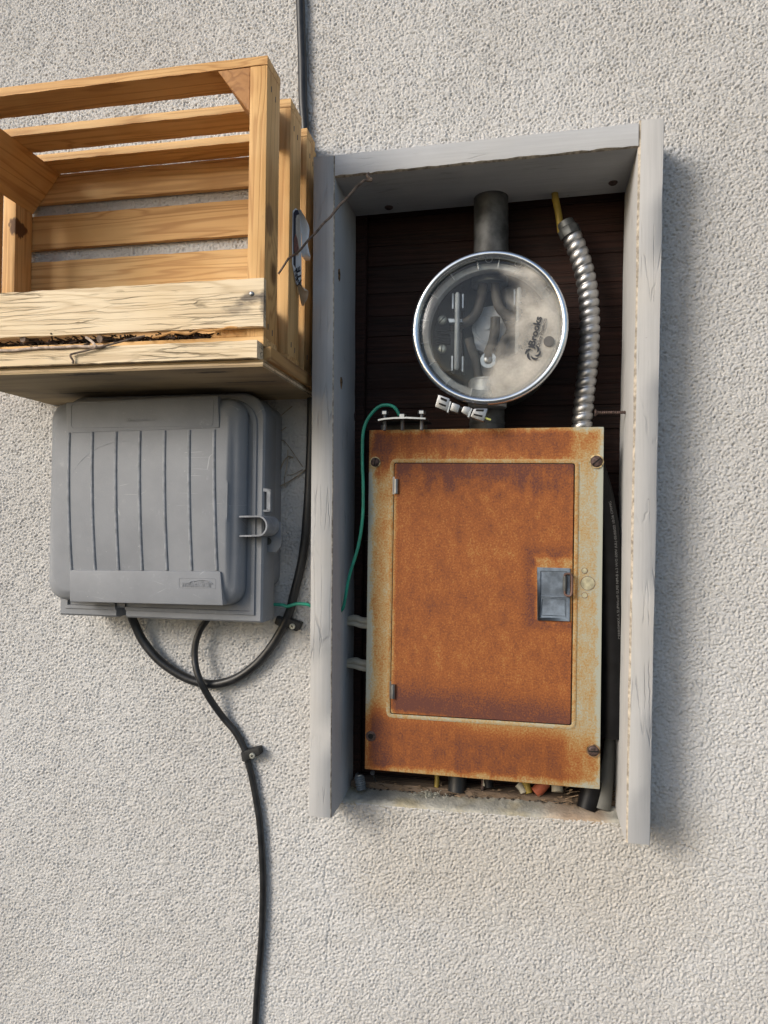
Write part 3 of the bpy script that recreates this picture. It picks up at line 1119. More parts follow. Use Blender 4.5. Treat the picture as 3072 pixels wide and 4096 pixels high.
# ------------------------------------------------------------------ meter socket with clear cover
MC = Vector((-.0575, -.04, 1.8215))
meter = thing('meter_socket', 'round electric meter socket with clear plastic cover and bright steel ring', 'meter socket', (MC.x, .03, MC.z - .13))
RX = .1262
obj('housing', MB().lathe((MC.x, 0, MC.z), [(.113, -.086), (.113, .022), (.119, .030), (.1205, .0315), (.112, .0315), (.110, .025), (.106, -.06), (0, -.06)], 72), M['meter_inside'], meter, ang=50)
ring = [(.1145, -.004), (.1145, .0085), (.1165, .0118), (.1195, .0135), (.1230, .0125), (.1255, .0095), (.1262, .0045), (.1255, -.001), (.1235, -.004)]
obj('clamp_ring', MB().lathe((MC.x, -.035, MC.z), ring, 96, closed=True), M['steel_ring'], meter, ang=60)
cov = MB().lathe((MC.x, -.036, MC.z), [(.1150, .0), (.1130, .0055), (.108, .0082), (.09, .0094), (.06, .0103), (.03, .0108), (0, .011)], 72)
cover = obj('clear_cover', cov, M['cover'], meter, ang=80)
# inner ledge and its moulded ticks
obj('ledge', MB().lathe((MC.x, -.024, MC.z), [(.1138, .0), (.1138, .003), (.101, .003), (.099, .0), (.099, -.012), (.1138, -.012)], 72, closed=True), M['ledge'], meter, ang=50)


def mpt(px, py, Y):
    return P(1600 + px * .4219, 950 + py * .4219, Y)


MX, MY = 845, 862           # ring centre in that crop
for a_deg in (100, 82, 58, 35, 11, -16, -38, -62, -84, -105, -128, -150, -170, 170, 147, 124):
    a = math.radians(a_deg)
    d = Vector((math.cos(a), 0, math.sin(a)))
    p0 = Vector((MC.x, -.0335, MC.z))
    mb = MB().tube([p0 + d * .1005, p0 + d * .1135], .0012, 6)
    obj('cover_rib', mb, M['clear_rod'], cover)
for px, py in ((842, 205), (1122, 247), (228, 653), (180, 857), (540, 1467), (808, 1520), (1447, 1088), (1502, 880)):
    obj('moulded_dot', MB().lathe(mpt(px, py, -.0395), [(.0050, -.001), (.0054, .0004), (.0058, -.001)], 20, closed=True), M['clear_rod'], cover)
obj('dark_plug', MB().lathe(mpt(1412, 985, -.046), [(.0085, -.001), (.0085, .0004), (0, .0006)], 24), M['plug'], cover)

# inside: jaw blocks, cables, centre disc, hubs
INY = .012
bm_ = MB().slab([(1752, 1150), (1850, 1140), (1850, 1480), (1760, 1490)], INY + .01, INY + .045)
for i in range(5):
    yy = 1318 + i * 13
    bm_.slab([(1745, yy), (1800, yy), (1800, yy + 6), (1745, yy + 6)], INY + .004, INY + .012)
obj('terminal_block', bm_, M['meter_dark'], meter, bevel=.001)
obj('terminal_block', MB().slab([(2020, 1150), (2105, 1155), (2110, 1290), (2020, 1290)], INY + .01, INY + .045), M['meter_dark'], meter, bevel=.001)
for (xa, ya, yb) in ((1811, 1172, 1236), (1851, 1174, 1234), (1808, 1422, 1484), (1850, 1424, 1488), (2058, 1155, 1222)):
    obj('jaw', MB().box(P(xa - 4, ya, -.004).x, P(xa + 5, ya, -.004).x, -.004, .02, P(xa, yb, -.004).z, P(xa, ya, -.004).z), M['bolt'], meter, bevel=.0008)
for (xa, xb, ya, yb) in ((1830, 1826, 1170, 1480), (2077, 2069, 1150, 1420)):
    obj('clear_rod', MB().tube([P(xa, ya, -.016), P(xa * .98 + xb * .02, ya + 8, -.016), P(xb, yb - 8, -.016), P(xb, yb, -.016)], lambda t: .0042 if 0 < t < 1 else .002, 12), M['clear_rod'], meter, ang=60)
for px, py, r, sl in ((402, 783, .0078, .8), (397, 1057, .0078, 1.5)):
    screw(mpt(px, py, -.002), r, sl, 'terminal_screw', M['brass'], meter)
obj('bar_end', MB().slab([(1790, 1272), (1850, 1275), (1850, 1290), (1795, 1292)], -.002, .01), M['bolt'], meter, bevel=.001)
pc = mpt(830, 867, .045)
pm = MB().prism([mpt(x, y, .040) for x, y in ((690, 880), (790, 660), (900, 640), (1010, 860), (940, 1040), (830, 1105), (715, 1060))], (0, .006, 0))
obj('back_plate', pm, M['meter_plate'], meter, bevel=.001)
obj('centre_disc', MB().lathe((pc.x, .040, pc.z), [(.0265, -.001), (.0265, .0014), (.025, .0014), (.0245, .0006), (.023, .0006), (.0225, .0016), (.0205, .0016), (.020, .0006), (.004, .0012), (.0038, .004), (0, .004)], 48), M['meter_plate'], meter)
hq = mpt(838, 1165, .02)
obj('washer', MB().lathe((hq.x, .02, hq.z), [(.0135, -.002), (.0135, .003), (.0072, .003), (.0072, -.002)], 32, closed=True), M['bolt'], meter)
obj('lug_screw', MB().lathe((hq.x, .02, hq.z), [(.0068, -.003), (.0068, .005), (.004, .0062), (0, .0062)], 24), M['zinc'], meter)
for pts, r in (([(790, 420), (770, 560), (730, 700), (660, 790), (560, 830), (480, 850)], .0085),
               ([(905, 430), (915, 570), (955, 680), (1040, 745), (1120, 755)], .0085),
               ([(905, 760), (900, 880), (880, 990), (845, 1080), (835, 1165)], .0085),
               ([(650, 960), (690, 1080), (720, 1180), (740, 1300), (745, 1380)], .0075),
               ([(1080, 930), (1000, 960), (950, 1080), (930, 1250), (925, 1380)], .0075)):
    obj('service_cable', MB().tube([mpt(x, y, .022) for x, y in pts], r, 14, smooth=6), M['meter_wire'], meter)
c = mpt(845, 350, .015)
obj('hub', MB().cyl((c.x, .03, c.z - .014), (c.x, .03, c.z + .03), .031, n=32), M['hub'], meter)
c = mpt(825, 1410, .0)
hb = MB().cyl((c.x, .014, c.z - .035), (c.x, .014, c.z + .010), .0325, n=32)
hb.cyl((c.x, .014, c.z + .010), (c.x, .014, c.z + .014), .030, n=32)
obj('hub', hb, M['hub'], meter, bevel=.001)

# print on the cover
bo = mpt(1275, 1035, -.0475)
e1 = (mpt(1345, 755, -.0475) - bo)
Lb = e1.length
e1 = e1.normalized()
e2 = Vector((0, -1, 0)).cross(e1) * -1
e2 = Vector((-e1.z, 0, e1.x))
lettering('Brooks', .0150, bo, e1, e2, M['logo'], cover, thick=.0005, width=Lb)
bo2 = mpt(1322, 1045, -.0475)
lettering('Utility Products', .0076, bo2, e1, e2, M['logo'], cover, thick=.0001, width=(mpt(1392, 770, -.0475) - bo2).length)
lc = mpt(1262, 1092, -.0472)
lg = MB()
for k in range(6):
    a0 = math.radians(60 * k + 15)
    vs = []
    for j in range(9):
        t = j / 8
        a = a0 + t * 1.75
        ro = .0098 + .0026 * math.sin(math.pi * min(1, t * 1.2))
        ri = .0062 + .0045 * t
        ro = max(ro, ri)
        vs += [lc + Vector((math.cos(a) * ro * (1.15 - .2 * t), -.0008, math.sin(a) * ro * (1.15 - .2 * t))), lc + Vector((math.cos(a) * min(ri, ro * .97) * (1.0 - .12 * t) * .98, -.0008, math.sin(a) * min(ri, ro * .97) * (1.0 - .12 * t) * .98))]
    lg.add(vs, [(2 * j, 2 * j + 1, 2 * j + 3, 2 * j + 2) for j in range(8)])
lg2 = MB()
for k in range(6):          # six curved blades round an open middle
    a0 = math.radians(60 * k)
    vs = []
    for j in range(7):
        t = j / 6
        a = a0 + t * 1.25
        r_o = .0058 + .0064 * t ** .7
        wid = .0033 * math.sin(math.pi * (.12 + .82 * t)) + .0004
        u = Vector((math.cos(a), 0, math.sin(a)))
        vs += [lc + u * (r_o + wid * .5) + Vector((0, -.0008, 0)), lc + u * (r_o - wid * .5) + Vector((0, -.0008, 0))]
    lg2.add(vs, [(2 * j, 2 * j + 1, 2 * j + 3, 2 * j + 2) for j in range(6)])
obj('printed_logo', lg2, M['logo'], cover, smooth=False)

# clamp lugs of the ring
cl0 = mpt(575, 1590, -.045)


def lug(corners, slots, bands):
    mb = MB()
    q = [mpt(x, y, -.046) for x, y in corners]
    mb.prism(rrect(q, .0022, 3), (0, .012, 0))
    o = obj('clamp_lug', mb, M['zinc'], meter, bevel=.0008, seg=2)
    for s_ in slots:
        obj('lug_slot', MB().prism([mpt(x, y, -.0466) for x, y in s_], (0, .002, 0)), M['black_gap'], o)
    for s_ in bands:
        obj('lug_band', MB().prism([mpt(x, y, -.048) for x, y in s_], (0, .014, 0)), M['bolt'], o, bevel=.0006)


lug(((365, 1488), (475, 1528), (445, 1648), (332, 1605)), [((388, 1512), (448, 1538), (440, 1560), (382, 1532)), ((372, 1565), (438, 1590), (430, 1606), (366, 1580))],
    [((470, 1548), (488, 1555), (458, 1664), (440, 1656))])
lug(((497, 1562), (572, 1592), (548, 1664), (472, 1640)), [], [])
lug(((605, 1597), (672, 1612), (645, 1690), (578, 1655)), [], [])
lug(((700, 1622), (835, 1620), (795, 1744), (668, 1700)), [((722, 1628), (798, 1630), (790, 1650), (718, 1645)), ((700, 1668), (785, 1688), (778, 1704), (695, 1684))],
    [((672, 1615), (690, 1622), (655, 1710), (634, 1700))])
ca, cb = mpt(480, 1590, -.040), mpt(700, 1660, -.040)
obj('clamp_bolt', MB().cyl(ca, cb, .003, n=12), M['dark_metal'], meter)
obj('clamp_tang', MB().slab([(1941, 1668), (1965, 1676), (1962, 1682), (1940, 1675)], -.043, -.041), M['olive'], meter)

# ------------------------------------------------------------------ rigid pipes, flexible conduit
tag(obj('conduit_pipe', MB().cyl(P(1964, 1080, .048), P(1964, 760, .048), .0300, n=40), M['galv']),
    'grey galvanised pipe rising from the top of the round meter socket', 'pipe')
np0 = MB().cyl(P(1948, 1612, .045), P(1948, 1725, .045), .0300, n=40)
np0.cyl(P(1948, 1690, .045), P(1948, 1699, .045), .0312, n=40)
tag(obj('conduit_pipe', np0, M['galv'], ang=60), 'short grey pipe between the meter socket and the breaker panel top', 'pipe')

flex = thing('flexible_conduit', 'shiny ribbed flexible metal conduit entering the top right of the breaker panel', 'conduit', P(2326, 1704, .04))
fp = [P(2150 + x * .452, 750 + y * .452, .040) for x, y in
      ((388, 2150), (391, 2110), (405, 1950), (420, 1800), (437, 1650), (450, 1500), (458, 1350), (462, 1220), (459, 1090), (450, 960), (431, 830), (398, 690), (358, 570), (322, 480), (288, 405))]
fps = spline(fp, 26)
L = [0]
for a, b in zip(fps[:-1], fps[1:]):
    L.append(L[-1] + (b - a).length)
PITCH = .0147
mb = MB()
Lt = L[-1]


def coil_r(t):
    i = t * (len(fps) - 1)
    s_ = np.interp(i, range(len(L)), L) / PITCH
    fr_ = s_ - math.floor(s_)
    w_ = max(0.0, math.sin(math.pi * fr_)) ** .55
    step = .0006 if fr_ > .78 else 0
    return .0138 + .0034 * w_ - step


mb.tube(fps, coil_r, 28)
# the corrugation winds round the pipe: shear each ring along its tangent
n_ = 28
for i in range(len(fps)):
    t = (fps[min(i + 1, len(fps) - 1)] - fps[max(i - 1, 0)]).normalized()
    for k in range(n_):
        v = mb.v[i * n_ + k]
        side = (v - fps[i]).x
        mb.v[i * n_ + k] = v + t * side * .22
obj('ribbed_sleeve', mb, M['conduit'], flex, ang=70)
ax = (fp[-1] - fp[-2]).normalized()
cm = MB().cyl(fp[-1] - ax * .006, fp[-1] + ax * .010, .0185, .0180, n=8)
cm.cyl(fp[-1] + ax * .010, fp[-1] + ax * .022, .0148, .0135, n=24)
obj('connector', cm, M['dark_metal'], flex, bevel=.001)
tag(obj('yellow_cable', MB().tube([P(2244, 930, .045), P(2238, 880, .045), P(2229, 830, .047), P(2221, 790, .05), P(2216, 740, .052)], .0058, 14, smooth=6), M['yellow']),
    'yellow cable entering the connector of the flexible conduit', 'cable')

# long screw through the right board
sw = thing('long_screw', 'long rusty screw sticking out of the right board beside the conduit', 'screw', P(2400, 1651, 0))
a, b = P(2379, 1651, 0), P(2502, 1649.5, 0)
b.y = a.y
d = (b - a).normalized()
obj('screw_head', MB().lathe(a, [(.0, .0), (.0060, .0), (.0060, .0012), (.0022, .0048)], 20, axis=d), M['rust_screw'], sw)
sm = MB()
pts = [a + d * .004 + (b - a - d * .004) * (i / 150) for i in range(151)]
sm.tube(pts, lambda t: .0019 + .0009 * abs(math.sin(t * math.pi * 13)), 12)
obj('thread', sm, M['rust_screw'], sw)

# ------------------------------------------------------------------ bonding bar on the panel
def k7(x, y, Y):
    return P(1400 + x * .2411, 1580 + y * .2411, Y)


ib = thing('bonding_bar', 'small zinc bonding bar with three bolts above the top left of the panel', 'grounding bar', k7(880, 570, .03))
pf = [k7(465, 428, -.035), k7(560, 408, -.035), k7(720, 394, -.035), k7(940, 388, -.035), k7(1253, 402, -.035)]
pb = [Vector((v.x + .002, .028, v.z + .0004)) for v in pf]
mb = MB()
n = len(pf)
up = Vector((0, 0, .0022))
mb.add(pf + pb + [v + up for v in pf] + [v + up for v in pb],
       [(i, i + 1, n + i + 1, n + i) for i in range(n - 1)] + [(2 * n + i, 3 * n + i, 3 * n + i + 1, 2 * n + i + 1) for i in range(n - 1)] +
       [(i, 2 * n + i, 2 * n + i + 1, i + 1) for i in range(n - 1)] + [(n + i, n + i + 1, 3 * n + i + 1, 3 * n + i) for i in range(n - 1)] +
       [(0, n, 3 * n, 2 * n), (n - 1, 3 * n - 1, 4 * n - 1, 2 * n - 1)])
obj('bar_plate', mb, M['dark_metal'], ib)
obj('bar_edge', MB().add([v + Vector((0, -.0006, -.0002)) for v in pf] + [v + up + Vector((0, -.0006, .0003)) for v in pf] + [v + up + Vector((0, .004, .0003)) for v in pf],
                         [(i, i + 1, n + i + 1, n + i) for i in range(n - 1)] + [(n + i, n + i + 1, 2 * n + i + 1, 2 * n + i) for i in range(n - 1)]), M['bolt'], ib)
obj('bracket', MB().slab([(1524, 1700), (1708, 1698), (1708, 1728), (1524, 1728)], .026, .030), M['galv'], ib)
for hx, hy, sx2, sy0, sy1, hs in ((580, 298, 578, 330, 400, 1.0), (870, 350, 866, 360, 395, 1.15), (1190, 292, 1186, 330, 388, 1.05)):
    c = k7(hx, hy, -.018)
    zt_ = c.z + .0040 * hs
    bt = obj('bolt', MB().lathe((c.x, -.018, c.z - .0035), [(0, 0), (.0062 * hs, 0), (.0068 * hs, .001), (.0068 * hs, .0058), (.0056 * hs, .0072), (0, .0074)], 6, axis=(0, 0, 1)), M['bolt'], ib, ang=20)
    zb = c.z - (.030 if hs != 1.15 else .024)
    pts = [Vector((c.x, -.018, c.z - .003 - (c.z - .003 - zb) * i / 60)) for i in range(61)]
    obj('bolt_shaft', MB().tube(pts, lambda t: .0031 + .0006 * abs(math.sin(t * 60 / 2 * 1.3)), 12), M['zinc'], ib)
    pz = max(v.z for v in pf)

# green bonding wire: bonding bar -> through the left board -> telephone box
gw = [k7(x, y, -.022) for x, y in ((820, 345), (795, 290), (755, 225), (700, 186), (600, 166), (480, 195), (350, 320), (260, 470), (215, 650), (206, 900), (207, 1200))]
gw += [P(1350 + x * .7836, 1600 + y * .7836, -.022) for x, y in ((131, 440), (128, 600), (105, 750), (60, 900))]
gw += [P(1377, 2415, -.022), P(1366, 2440, -.020)]
e = gw[-1] + Vector((-.012, 0, -.010))
gw += [e, Vector((e.x - .03, -.02, e.z + .008)), P(1239, 2422, -.03)]
gw += [P(950 + x * .452, 2300 + y * .452, -.032) for x, y in ((600, 258), (520, 256), (440, 277), (400, 266), (320, 260), (238, 258))]
gw += [P(1040, 2416, -.032)]
tag(obj('bonding_wire', MB().tube(gw, .0028, 10, smooth=5), M['green']),
    'green insulated wire running from the bonding bar through the left board to the grey box', 'wire')

# ------------------------------------------------------------------ cables beside and below the panel
bk = thing('power_cable', 'thick black cable with white print along the right side of the panel', 'cable', P(2440, 3000, .03))
cp = [P(2200 + x * .4975, 1600 + y * .4975, .03) for x, y in ((330, 500), (372, 640), (405, 760), (432, 900), (456, 1050), (466, 1200), (474, 1400), (484, 1700), (496, 2000), (500, 2300), (490, 2700))]
cps = spline(cp, 10)
obj('sheath', MB().tube(cps, .0205, 20), M['cable'], bk, ang=60)
Lc = [0]
for a_, b_ in zip(cps[:-1], cps[1:]):
    Lc.append(Lc[-1] + (b_ - a_).length)


def s_at(px, py):
    q_ = P(2200 + px * .4975, 1600 + py * .4975, .03)
    i = min(range(len(cps)), key=lambda j: abs(cps[j].z - q_.z))
    return Lc[i]


s0, s1 = s_at(515, 1905), s_at(455, 825)


def on_cable(u, v):
    s_ = s0 - u * TXK
    i = float(np.interp(s_, Lc, range(len(Lc))))
    i0 = min(int(i), len(cps) - 2)
    c_ = cps[i0].lerp(cps[i0 + 1], i - i0)
    t_ = -(cps[i0 + 1] - cps[i0]).normalized()       # upwards
    lat = Vector((0, -1, 0)).cross(t_).normalized()
    if lat.x > 0:
        lat = -lat
    th = (v - .002) / .0205
    ang_ = -.55 + th      # a little right of the middle of the visible side
    return c_ + (lat * math.sin(ang_) + Vector((0, -1, 0)) * math.cos(ang_)) * .0208


body = 'CERROMAX-A SLiPWire® SLP® NM-B 6-3 W/G 600V (UL) 05/03/22 10:26 CM\\MG'
tv, tf = text_mesh(body, .0066)
TXK = (s0 - s1) / max(v.x for v in tv)
lettering(body, .0066, (0, 0, 0), (1, 0, 0), (0, 0, 1), M['print'], bk, fn=on_cable)

tag(obj('conduit_cover', MB().slab([(2446, 2200), (2462, 2180), (2480, 2200), (2482, 2369), (2446, 2369)], .055, .075), M['white_plastic'], bevel=.002),
    'white plastic cover half hidden behind the black cable', 'cover')
pm = MB().tube([P(2448, 2860, .06), P(2432, 3060, .05), P(2404, 3232, .035)], lambda t: .006 + .010 * t, 20, smooth=6)
tag(obj('plastic_pipe', pm, M['grey_pvc'], ang=60), 'pale grey plastic pipe leaning in the bottom right corner of the opening', 'pipe')
tag(obj('plastic_pipe', MB().tube([P(2368, 3120, .04), P(2362, 3170, .037), P(2345, 3236, .03)], .0165, 20, smooth=5), M['cable'], ang=60),
    'stubby black pipe under the bottom right corner of the panel', 'pipe')
for py_, wh in ((2494, 'upper'), (2664, 'lower')):
    wc = thing('white_cable_loop', 'flat off-white cable loop left of the panel, the %s of the two' % wh, 'cable', P(1440, py_, .02), 'white cables left of the panel')
    for dy, dr in ((-14, 10), (6, 0)):
        pts = [P(1385, py_ + dy - 12 + dr, .025), P(1420, py_ + dy - 8, .02), P(1445, py_ + dy, .02), P(1475, py_ + dy + 4, .02)]
        obj('strand', MB().tube(pts, .0062, 12, smooth=5, flat=.75), M['white_cable'], wc)

lo = 1.036
bw = [('bottom_wire', 'yellow', (1746, 3085), (1746, 3150), .0042, 'yellow wire dropping from the panel into the wooden plate', 'wire'),
      ('bottom_cable', 'rubber', (1828, 3090), (1827, 3166), .0160, 'stubby thick black cable under the middle of the panel', 'cable'),
      ('rusty_rod', 'rust_screw', (1928, 3090), (1929, 3168), .0028, 'thin rusty rod standing under the panel', 'rod'),
      ('bottom_wire', 'white_cable', (1939, 3100), (1940, 3145), .0042, 'white wire just right of the thin rusty rod', 'wire'),
      ('bottom_cable', 'cable', (1958, 3100), (1957, 3150), .0085, 'short black cable right of the thin rusty rod', 'cable'),
      ('bottom_wire', 'yellow', (2098, 3120), (2117, 3172), .0060, 'short yellow wire beside the orange one under the panel', 'wire'),
      ('bottom_wire', 'orange', (2182, 3128), (2140, 3172), .0100, 'orange wire slanting out under the panel', 'wire'),
      ('bottom_wire', 'white_cable', (2229, 3135), (2230, 3168), .0098, 'white wire end right of the orange one', 'wire'),
      ('wire_nut', 'white_cable', (2072, 3136), (2096, 3172), .0065, 'dirty pale wire end left of the short yellow wire', 'wire')]
for nm, mt, p0, p1, r, lb, ct in bw:
    a, b = P(*p0, .058), P(*p1, .052)
    mid_ = (a + b) / 2 + Vector((random.uniform(-.002, .002), 0, 0))
    tag(obj(nm, MB().tube([a, mid_, b], r, 14, smooth=5), M[mt]), lb, ct)
sl = thing('clear_capped_bolt', 'clear plastic capped bolt standing in the bottom left corner of the opening', 'bolt', P(1442, 3158, .03))
c0, c1 = P(1446, 3156, .028), P(1437, 3100, .028)
obj('cap', MB().tube([c0 + (c1 - c0) * (i / 40) for i in range(41)], lambda t: (.0088 + .0006 * math.sin(t * 40)) * (1 if t < .93 else .8), 18), M['clearcap'], sl)
obj('tip', MB().lathe(c1, [(.007, -.002), (.0065, .002), (.003, .004), (0, .004)], 18, axis=(0, 0, 1)), M['bolt'], sl)
nl = thing('nail', 'bent nail leaning above the wooden plate at the bottom left of the panel', 'nail', P(1500, 3135, .05))
obj('nail_head', MB().lathe(P(1490, 3091, .03), [(0, -.001), (.0042, -.001), (.0042, .001), (0, .0018)], 16, axis=(-.2, -.6, .7)), M['zinc'], nl)
obj('nail_shank', MB().tube([P(1490, 3092, .031), P(1499, 3115, .045), P(1508, 3138, .055)], .0015, 8, smooth=4), M['dark_metal'], nl)

# dirt, straw and fluff on the plate
db = MB()
for i in range(420):
    t = random.random()
    x = -.29 + .44 * t
    right = x > .06
    if not right and random.random() < .45:
        continue
    zt_ = 1.030 + random.uniform(0, .012) if not right else 1.030 + random.uniform(0, .028)
    yy = random.uniform(.040, .056)
    ln = random.uniform(.004, .012 if not right else .034)
    a = random.uniform(-.6, .6) if right else random.uniform(-.3, .3)
    d = Vector((math.cos(a), random.uniform(-.4, .4), math.sin(a))) * ln
    p = Vector((x, yy, zt_))
    db.tube([p, p + d * .5 + Vector((0, 0, random.uniform(-.002, .002))), p + d], random.uniform(.0004, .0009), 4)
do = obj('straw_debris', db, M['straw'])
tag(do, 'dry straw and dirt lying along the wooden plate under the panel', 'debris', kind='stuff')
db = MB()
for i in range(150):
    x = random.uniform(-.27, .155)
    zz = float(lip_z(x)) + .005
    r = random.uniform(.001, .0038)
    db.lathe((x, .046 + random.uniform(-.004, .006), zz - .001 + random.uniform(0, .002)), [(0, -r * .5), (r, 0), (r * .6, r * .6), (0, r * .8)], 6, axis=(random.uniform(-.4, .4), random.uniform(-.4, .4), 1))
tag(obj('dirt_crumbs', db, M['dust'], jitter=.0004), 'dark dirt crumbs along the back edge of the mortar sill', 'dirt', kind='stuff')
fl = MB()
fc = P(1716, 3178, .034)
for i in range(240):
    a = Vector((random.gauss(0, .010), random.gauss(0, .003), abs(random.gauss(0, .004)))) + fc + Vector((0, 0, -.005))
    d = Vector((random.uniform(-1, 1), random.uniform(-1, 1), random.uniform(-.5, 1))).normalized() * random.uniform(.003, .008)
    fl.tube([a, a + d * .5 + Vector((0, 0, .001)), a + d], .00035, 3, cap=False)
tag(obj('fluff_tuft', fl, M['fluff']), 'tuft of pale fluff caught on the sill under the panel', 'fluff')

# ------------------------------------------------------------------ wooden crate
CT, CB = 2.168, 1.752
CXR, CXL = -.3635, -.946
crate = thing('wooden_crate', 'open pine slat crate standing on its side on the shelf', 'crate', ((CXR + CXL) / 2, -.125, CB))
ROWS = ((-.250, -.195), (-.146, -.091), (-.061, -.0145))
for i, (ya, yb) in enumerate(ROWS):
    for zz, lo_ in ((CT, 0), (CB + .013, 1)):
        mb = MB()
        n = 30
        vs = []
        for j in range(n + 1):
            x = CXL + (CXR - CXL) * j / n
            w = random.uniform(-.0005, .0005)
            for (y_, z_) in ((ya, zz), (ya, zz - .013 + w), (yb, zz - .013 - w), (yb, zz)):
                vs.append((x, y_ + random.uniform(-.0003, .0003), z_))
        fs = [(j * 4 + k_, j * 4 + (k_ + 1) % 4, (j + 1) * 4 + (k_ + 1) % 4, (j + 1) * 4 + k_) for j in range(n) for k_ in range(4)]
        fs += [(0, 1, 2, 3), tuple(n * 4 + k_ for k_ in range(4))]
        mb.add(vs, fs)
        obj('slat', mb, M['pine_x'], crate, ang=40)
    for xa, xb in ((CXR - .0262, CXR), (CXL, CXL + .026)):
        eb = MB().box(xa, xb, ya + .0004, yb - .0004, CB + .0133, CT - .0133)
        obj('end_board', eb, M['pine_knot'], crate, bevel=.0012, seg=2)
        for zz in (CT - .035, CB + .035):
            for dy in (.016, .034):
                xo = xb if xb == CXR else xa
                sgn = 1 if xb == CXR else -1
                obj('staple', MB().box(min(xo - .001, xo + sgn * .0004), max(xo - .001, xo + sgn * .0004) + .0003, ya + dy, ya + dy + .0014, zz - dy * .25 - .004, zz - dy * .25 + .004),
                    M['dark_metal'], crate)
# back slats
for z0_, z1_ in ((2.1015, 2.1545), (2.0145, 2.0775), (1.926, 1.9895), (1.838, 1.901)):
    n = 30
    vs = []
    for j in range(n + 1):
        x = CXL + .001 + (CXR - CXL - .002) * j / n
        for (y_, z_) in ((-.0138, z0_ + random.uniform(-.0006, .0006)), (-.0138, z1_ + random.uniform(-.0005, .0005)), (-.0035, z1_), (-.0035, z0_)):
            vs.append((x, y_, z_))
    fs = [(j * 4 + k_, j * 4 + (k_ + 1) % 4, (j + 1) * 4 + (k_ + 1) % 4, (j + 1) * 4 + k_) for j in range(n) for k_ in range(4)]
    fs += [(0, 1, 2, 3), tuple(n * 4 + k_ for k_ in range(4))]
    obj('back_slat', MB().add(vs, fs), M['pine_x'], crate, ang=40)
# triangular corner posts running front to back
XI, XJ = CXR - .0264, CXL + .0262
TZ = CT - .0134
obj('corner_post', MB().prism([(XI, -.249, TZ), (XI - .050, -.249, TZ), (XI, -.249, TZ - .066)], (0, .2348, 0)), M['pine_y' if 0 else 'pine_end'], crate, bevel=.0008)
obj('corner_post', MB().prism([(XJ, -.249, TZ), (XJ + .058, -.249, TZ), (XJ, -.249, TZ - .073)], (0, .2348, 0)), M['pine_y'], crate, bevel=.0008)
BZ = CB + .0134
obj('corner_post', MB().prism([(XI, -.249, BZ), (XI - .055, -.249, BZ), (XI, -.249, BZ + .070)], (0, .2348, 0)), M['pine_y'], crate, bevel=.0008)
obj('corner_post', MB().prism([(XJ, -.249, BZ), (XJ + .058, -.249, BZ), (XJ, -.249, BZ + .073)], (0, .2348, 0)), M['pine_y'], crate, bevel=.0008)

# nailed retaining board, shelf strip and plywood: the shelf the crate stands on
shelf = thing('wooden_shelf', 'weathered plywood shelf with pale front boards under the pine crate', 'shelf', (-.62, -.13, 1.72))


def rough_board(xa, xb, ya, yb, za, zb, mat, name, n=44, amp=.0006, tilt=0.0):
    vs = []
    for j in range(n + 1):
        x = xa + (xb - xa) * j / n
        e = tilt * (x - xb)
        for (y_, z_) in ((ya, za + e + random.uniform(-amp, amp)), (ya, zb + e + random.uniform(-amp, amp)), (yb, zb + e), (yb, za + e)):
            vs.append((x, y_ + random.uniform(-amp, amp) * .4, z_))
    fs = [(j * 4 + k_, j * 4 + (k_ + 1) % 4, (j + 1) * 4 + (k_ + 1) % 4, (j + 1) * 4 + k_) for j in range(n) for k_ in range(4)]
    fs += [(0, 1, 2, 3), tuple(n * 4 + k_ for k_ in range(4))]
    return obj(name, MB().add(vs, fs), mat, shelf, ang=40)


fb = rough_board(-.93, -.3603, -.2602, -.2503, 1.7765, 1.8448, M['weathered_front'], 'front_board')
nq = P(1006, 1175, -.2605)
obj('nail_head', MB().lathe(nq, [(.0034, -.002), (.0034, .0006), (.0022, .0014), (0, .0016)], 16), M['zinc'], shelf)
rough_board(-.90, -.3650, -.270, -.2462, 1.7302, 1.7545, M['weathered'], 'shelf_strip', amp=.0005)
obj('side_strip', MB().box(-.386, -.3535, -.2455, -.003, 1.7300, 1.7512), M['osb'], shelf, bevel=.001)
for (za, zb, mt) in ((1.7192, 1.7220, 'ply'), (1.7222, 1.7260, 'weathered'), (1.7262, 1.7297, 'ply')):
    obj('ply_layer', MB().box(-.878, -.3592 + random.uniform(-.0005, .0005), -.2606 + random.uniform(-.0006, .0006), -.003, za, zb), M[mt], shelf, bevel=.0003)
# black stain around the nail and under the shelf (iron stain, thin films proud of the wood)


def stain(pts, Y, mat, parent, name):
    return obj(name, MB().prism([P(x, y, Y) for x, y in pts], (0, .0004, 0)), mat, parent)


# debris between the front board and the shelf strip
db = MB()
for i in range(1100):
    x = random.uniform(-.90, -.43)
    p = Vector((x, random.uniform(-.249, -.20), random.uniform(1.7655, 1.7745)))
    a = random.uniform(-3.14, 3.14)
    d = Vector((math.cos(a), math.sin(a) * .7, random.uniform(-.35, .35))) * random.uniform(.006, .022)
    db.tube([p, p + d], random.uniform(.0006, .0016), 4)
tag(obj('leaf_litter', db, M['debris']), 'dark leaf litter packed in the gap of the shelf front', 'litter', kind='stuff')

# twigs lying on the shelf edge


def z2(x, y, Y):
    return P(x * .3918, 1250 + y * .3918, Y)


def z3(x, y, Y):
    return P(650 + x * .3918, 1250 + y * .3918, Y)


